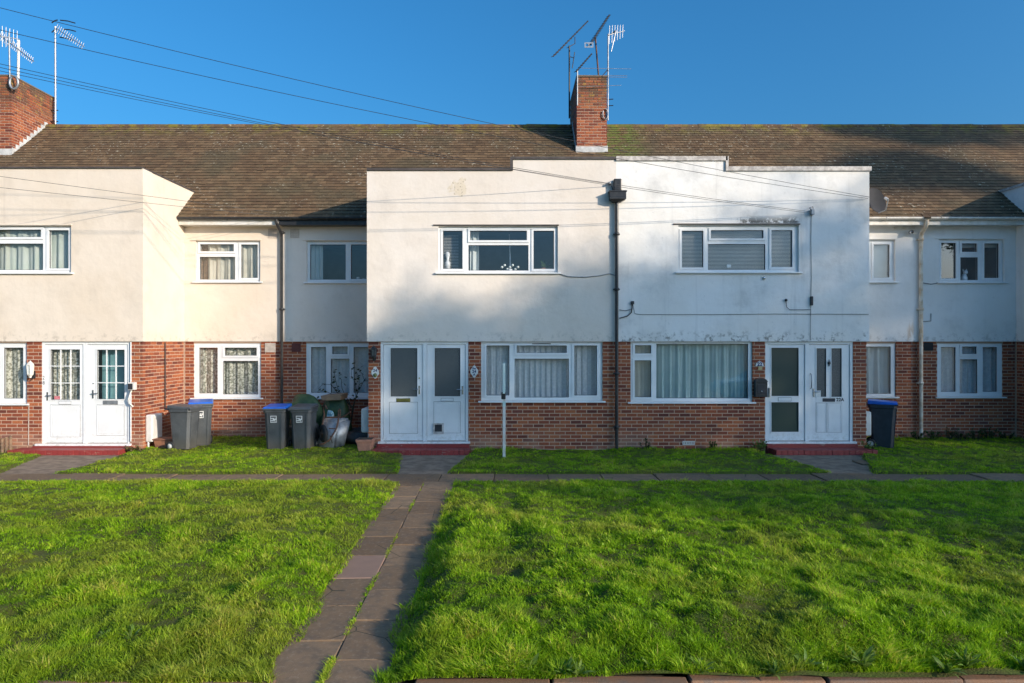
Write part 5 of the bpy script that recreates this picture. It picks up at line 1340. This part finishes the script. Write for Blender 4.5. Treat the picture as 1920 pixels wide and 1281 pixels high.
# ------------------------------------------------------------------ grass
def make_grass(N, seed=3):
    rs = np.random.RandomState(seed)
    M = int(N * 4.2)
    y = 4.38 + (15.65 - 4.38) * rs.rand(M) ** 1.35
    x = (rs.rand(M)*2 - 1) * (0.80*y + 0.7)
    keep = rs.rand(M) < (0.80*y + 0.7) / 13.3 * (6.0/ y)**1.0 * 1.5
    jit = 0.05*(vnoise(x*9, y*9, 8) - .35) + 0.13*(vnoise(x*.2, y*2.3, 17) - .40)*(y < CP0)
    jit = np.where(x > -1.25, -jit, jit)
    edge_cover = rs.rand(M) * .06
    nb = ~bare(x - jit, y + 0.06*(vnoise(x*3, y*3, 18) - .5), -0.03)
    inb = bare(x, y, 0.0)
    wy = wall_y(x)
    keep &= nb & (y < wy - .03) & (y > 4.445 + .016*x + .06*(vnoise(x*5, y*0, 27) - .5))
    joint = (np.abs(x - path_c(y)) < .022) & (y < CP0) & (vnoise(x*0+3.3, y*2.2, 31) > .45)
    keep = (keep & ~(inb & (rs.rand(M) > .5))) | (joint & (rs.rand(M) < .8))
    hole = vnoise(x*6.5, y*6.5, 12)*.5 + vnoise(x*14, y*14, 19)*.5; keep &= rs.rand(M) < .55 + .45*sstep(.22, .5, hole)
    x, y = x[keep][:N], y[keep][:N]; n = len(x)
    tuft = vnoise(x*2.6, y*2.6, 11)*.55 + vnoise(x*6.5, y*6.5, 12)*.45
    big = vnoise(x*1.0+40, y*1.0, 13)
    z = ground_h(x, y); z = np.where(z < -.03, .0, z)
    fine = vnoise(x*14, y*14, 19)
    h = (0.011 + 0.082*tuft**2.6 + 0.034*fine**2 + 0.010*big) * (0.5 + 0.95*rs.rand(n))
    h *= np.where((y > CP1), .80, 1.0); h = np.where(np.abs(x - path_c(y)) < .03, np.where(y < CP0, h*.5, h), h)
    nearwall = sstep(.5, .05, wall_y(x) - y); h *= 1 + .8*nearwall*rs.rand(n)
    h *= .82; front = sstep(4.95, 4.55, y); h *= 1 + .35*front
    w = (0.0018 + 0.0013*rs.rand(n)) * (0.7 + 0.075*y) * 1.15
    broad = (rs.rand(n) < .05) | ((vnoise(x*1.7+9, y*1.7, 23) > .72) & (rs.rand(n) < .30)); w = np.where(broad, w*3.2, w); h = np.where(broad, h*.75, h)
    th = rs.rand(n)*2*np.pi; lean = (0.25 + 1.35*rs.rand(n)) * h
    fx_ = vnoise(x*3.3, y*3.3, 21) - .5; fy_ = vnoise(x*3.3, y*3.3, 22) - .5
    dx = np.cos(th)*lean + fx_*h*.7; dy = np.sin(th)*lean + fy_*h*.7
    ph = th + np.pi/2 + rs.randn(n)*.4; sx = np.cos(ph)*w; sy = np.sin(ph)*w
    P = np.stack([x, y, z-.008], -1); T = P + np.stack([dx, dy, h], -1); Mm = P + np.stack([dx*.35, dy*.35, h*.62], -1); S = np.stack([sx, sy, np.zeros(n)], -1)
    co = np.stack([P-S, P+S, Mm+S*.85, Mm-S*.85, T], 1).reshape(-1, 3)
    b = np.arange(n)*5
    loops = np.stack([b, b+1, b+2, b+3, b+3, b+2, b+4], -1).reshape(-1)
    me = bpy.data.meshes.new('grass'); me.vertices.add(n*5); me.vertices.foreach_set('co', co.astype(np.float32).ravel())
    me.loops.add(n*7); me.loops.foreach_set('vertex_index', loops.astype(np.int32))
    me.polygons.add(n*2); st = np.stack([np.arange(n)*7, np.arange(n)*7+4], -1).ravel()
    me.polygons.foreach_set('loop_start', st.astype(np.int32))
    me.update(calc_edges=True); me.validate()
    at = me.attributes.new('blade_tone', 'FLOAT_COLOR', 'POINT')
    v = np.repeat(np.clip(rs.rand(n)*.55 + 1.25*(0.6*tuft + 0.4*fine - .28), 0, 1)*np.where(rs.rand(n) < .04, 1.0, .93), 5); c = np.stack([v, v, v, np.ones_like(v)], -1)  # tone follows tuft height: shade between tufts put into the blade colour
    at.data.foreach_set('color', c.astype(np.float32).ravel())
    me.materials.append(MAT['grass'])
    o = place('grass', me, (0, 0, 0)); o['kind'] = 'stuff'; tag(o, 'short bright green winter lawn grass in front of the houses', 'grass')
make_grass(640000)

# ------------------------------------------------------------------ across the street: trees that shade the right-hand side
def tree(x, y, trunk_h, top, rad, nleaf, seed, label, dens=0.72):
    rs = random.Random(seed); nr = np.random.RandomState(seed)
    r = empty('street_tree', (x, y, -.12), label, 'tree', 'trees across the street')
    m = MB(); m.tube([(x,y,-.15),(x+.05,y,trunk_h*.5),(x-.05,y+.1,trunk_h),(x,y,top*.85)], [.19,.16,.14,.04], 10); cl = []
    for i in range(26):
        a = i*2.4; hz = trunk_h + (top-trunk_h)*(i+.5)/26; prof = math.sin(math.pi*min(.97, .12+.85*(hz-trunk_h)/(top-trunk_h)))**.7
        l = rad*prof*rs.uniform(.7,1.05); e = Vector((x+l*math.cos(a), y+l*math.sin(a), min(hz+l*.25, top-.2))); s = Vector((x,y,hz-l*.3)); mid = s.lerp(e,.5)+Vector((0,0,.15*l))
        m.tube([s, mid, e], [.09,.05,.015], 6)
        for k in range(5): cl.append((s.lerp(e, rs.uniform(.45,1.05)) + Vector((rs.gauss(0,.35), rs.gauss(0,.35), rs.gauss(0,.3))), rs.uniform(.45,.9)))
    m.build('trunk', 'bark', r)
    c = np.array([list(p) for p, _ in cl]); cr = np.array([q for _, q in cl]); k = nr.randint(0, len(cl), nleaf)
    p = c[k] + nr.randn(nleaf, 3)*cr[k][:,None]*.5; d1 = nr.randn(nleaf,3); d1 /= np.linalg.norm(d1,axis=1)[:,None]; d2 = np.cross(d1, nr.randn(nleaf,3)); d2 /= np.linalg.norm(d2,axis=1)[:,None]
    sz = ((.09 + .10*nr.rand(nleaf)) * dens)[:,None]
    co = np.stack([p-d1*sz, p+d2*sz*.55, p+d1*sz, p-d2*sz*.55], 1).reshape(-1,3); b = np.arange(nleaf)*4
    me = bpy.data.meshes.new('crown'); me.from_pydata(co.tolist(), [], np.stack([b,b+1,b+2,b+3],-1).tolist()); me.materials.append(MAT['leaf'])
    place('crown', me, (0,0,0), r)
TREES = [  # x, y, clear stem, top, radius, leaves, seed
    (27.5, -8.0, 8.0, 13.9, 2.5, 10000, 1, 'small evergreen street tree nearest the bend across the road'),
    (31.2, -8.0, 7.6, 14.9, 2.8, 13000, 2, 'middle sized evergreen street tree with clear stem across the road'),
    (34.9, -8.3, 7.6, 16.2, 2.9, 14000, 4, 'broad evergreen street tree further along the road'),
    (38.7, -8.0, 7.5, 15.2, 2.7, 12000, 5, 'round topped evergreen street tree beside the tallest one'),
    (48.2, -8.0, 8.0, 24.0, 5.2, 48000, 3, 'tallest evergreen tree at the end of the road', 1.0),
]
for t_ in TREES: tree(*t_)

# ------------------------------------------------------------------ silver car parked along the kerb behind the viewpoint's right
car = empty('parked_car', (10.4, .9, -.12), 'silver estate car parked along the kerb', 'car')
cx0, cy0, gz = 8.3, .05, -.12
prof = [(0,.35),(.05,.62),(.25,.80),(1.15,.92),(1.85,1.40),(2.3,1.50),(3.4,1.48),(4.0,1.28),(4.25,.95),(4.30,.55),(4.25,.30),(3.9,.24),(.3,.24)]
vs_, fs_ = [], []
for (yy, inset) in ((0.0, .0), (1.72, .0)):
    for (u, v) in prof: vs_.append((cx0+u, cy0+yy + (1 if yy == 0 else -1)*max(0, v-.9)*.32, gz+v))
k = len(prof); fs_ = [tuple(range(k)), tuple(reversed(range(k, 2*k)))] + [(i, i+k, (i+1)%k+k, (i+1)%k) for i in range(k)]
MB().add(vs_, fs_).build('body', 'car_paint', car, bevel=.05)
for yy, sg in ((cy0, -1), (cy0+1.72, 1)):
    for (u0, u1, a0, a1) in ((1.45, 2.25, 1.85, 2.30), (2.32, 3.2, 2.36, 3.12), (3.28, 3.85, 3.2, 3.55)):
        o1 = lambda v: yy - sg*(max(0, v-.9)*.32) + sg*.006
        MB().add([(cx0+u0,o1(.97),gz+.97),(cx0+u1,o1(.97),gz+.97),(cx0+a1,o1(1.38),gz+1.38),(cx0+a0,o1(1.38),gz+1.38)], [(0,1,2,3)]).build('side_window', 'car_glass', car)
    for u in (.85, 3.45):
        wo = MB().lathe([(.2,-.10),(.29,-.10),(.31,-.07),(.31,.07),(.29,.10),(.2,.10)], (cx0+u, yy-sg*.08, gz+.31), 24, 'y').build('wheel', 'rubber', car)
        MB().lathe([(0,-.09),(.05,-.095),(.2,-.08),(.2,.08),(.05,.095),(0,.09)], (cx0+u, yy-sg*.08, gz+.31), 16, 'y').build('rim', 'chrome', wo)
def cw(u, v, t): return (cx0+u, cy0 + max(0, v-.9)*.32 + .12 + t*(1.48 - 2*max(0, v-.9)*.32), gz+v)
MB().add([tuple(a+b for a, b in zip(cw(1.20,.955,0),(-.01,0,.012))), tuple(a+b for a, b in zip(cw(1.82,1.38,0),(-.01,0,.012))), tuple(a+b for a, b in zip(cw(1.82,1.38,1),(-.01,0,.012))), tuple(a+b for a, b in zip(cw(1.20,.955,1),(-.01,0,.012)))], [(0,1,2,3)]).build('windscreen', 'car_glass', car)
for t0 in (.12, 1.30): MB().bbox(cx0+.02, cx0+.2, cy0+t0, cy0+t0+.3, gz+.60, gz+.74, .03).build('headlight', 'meter_white', car)
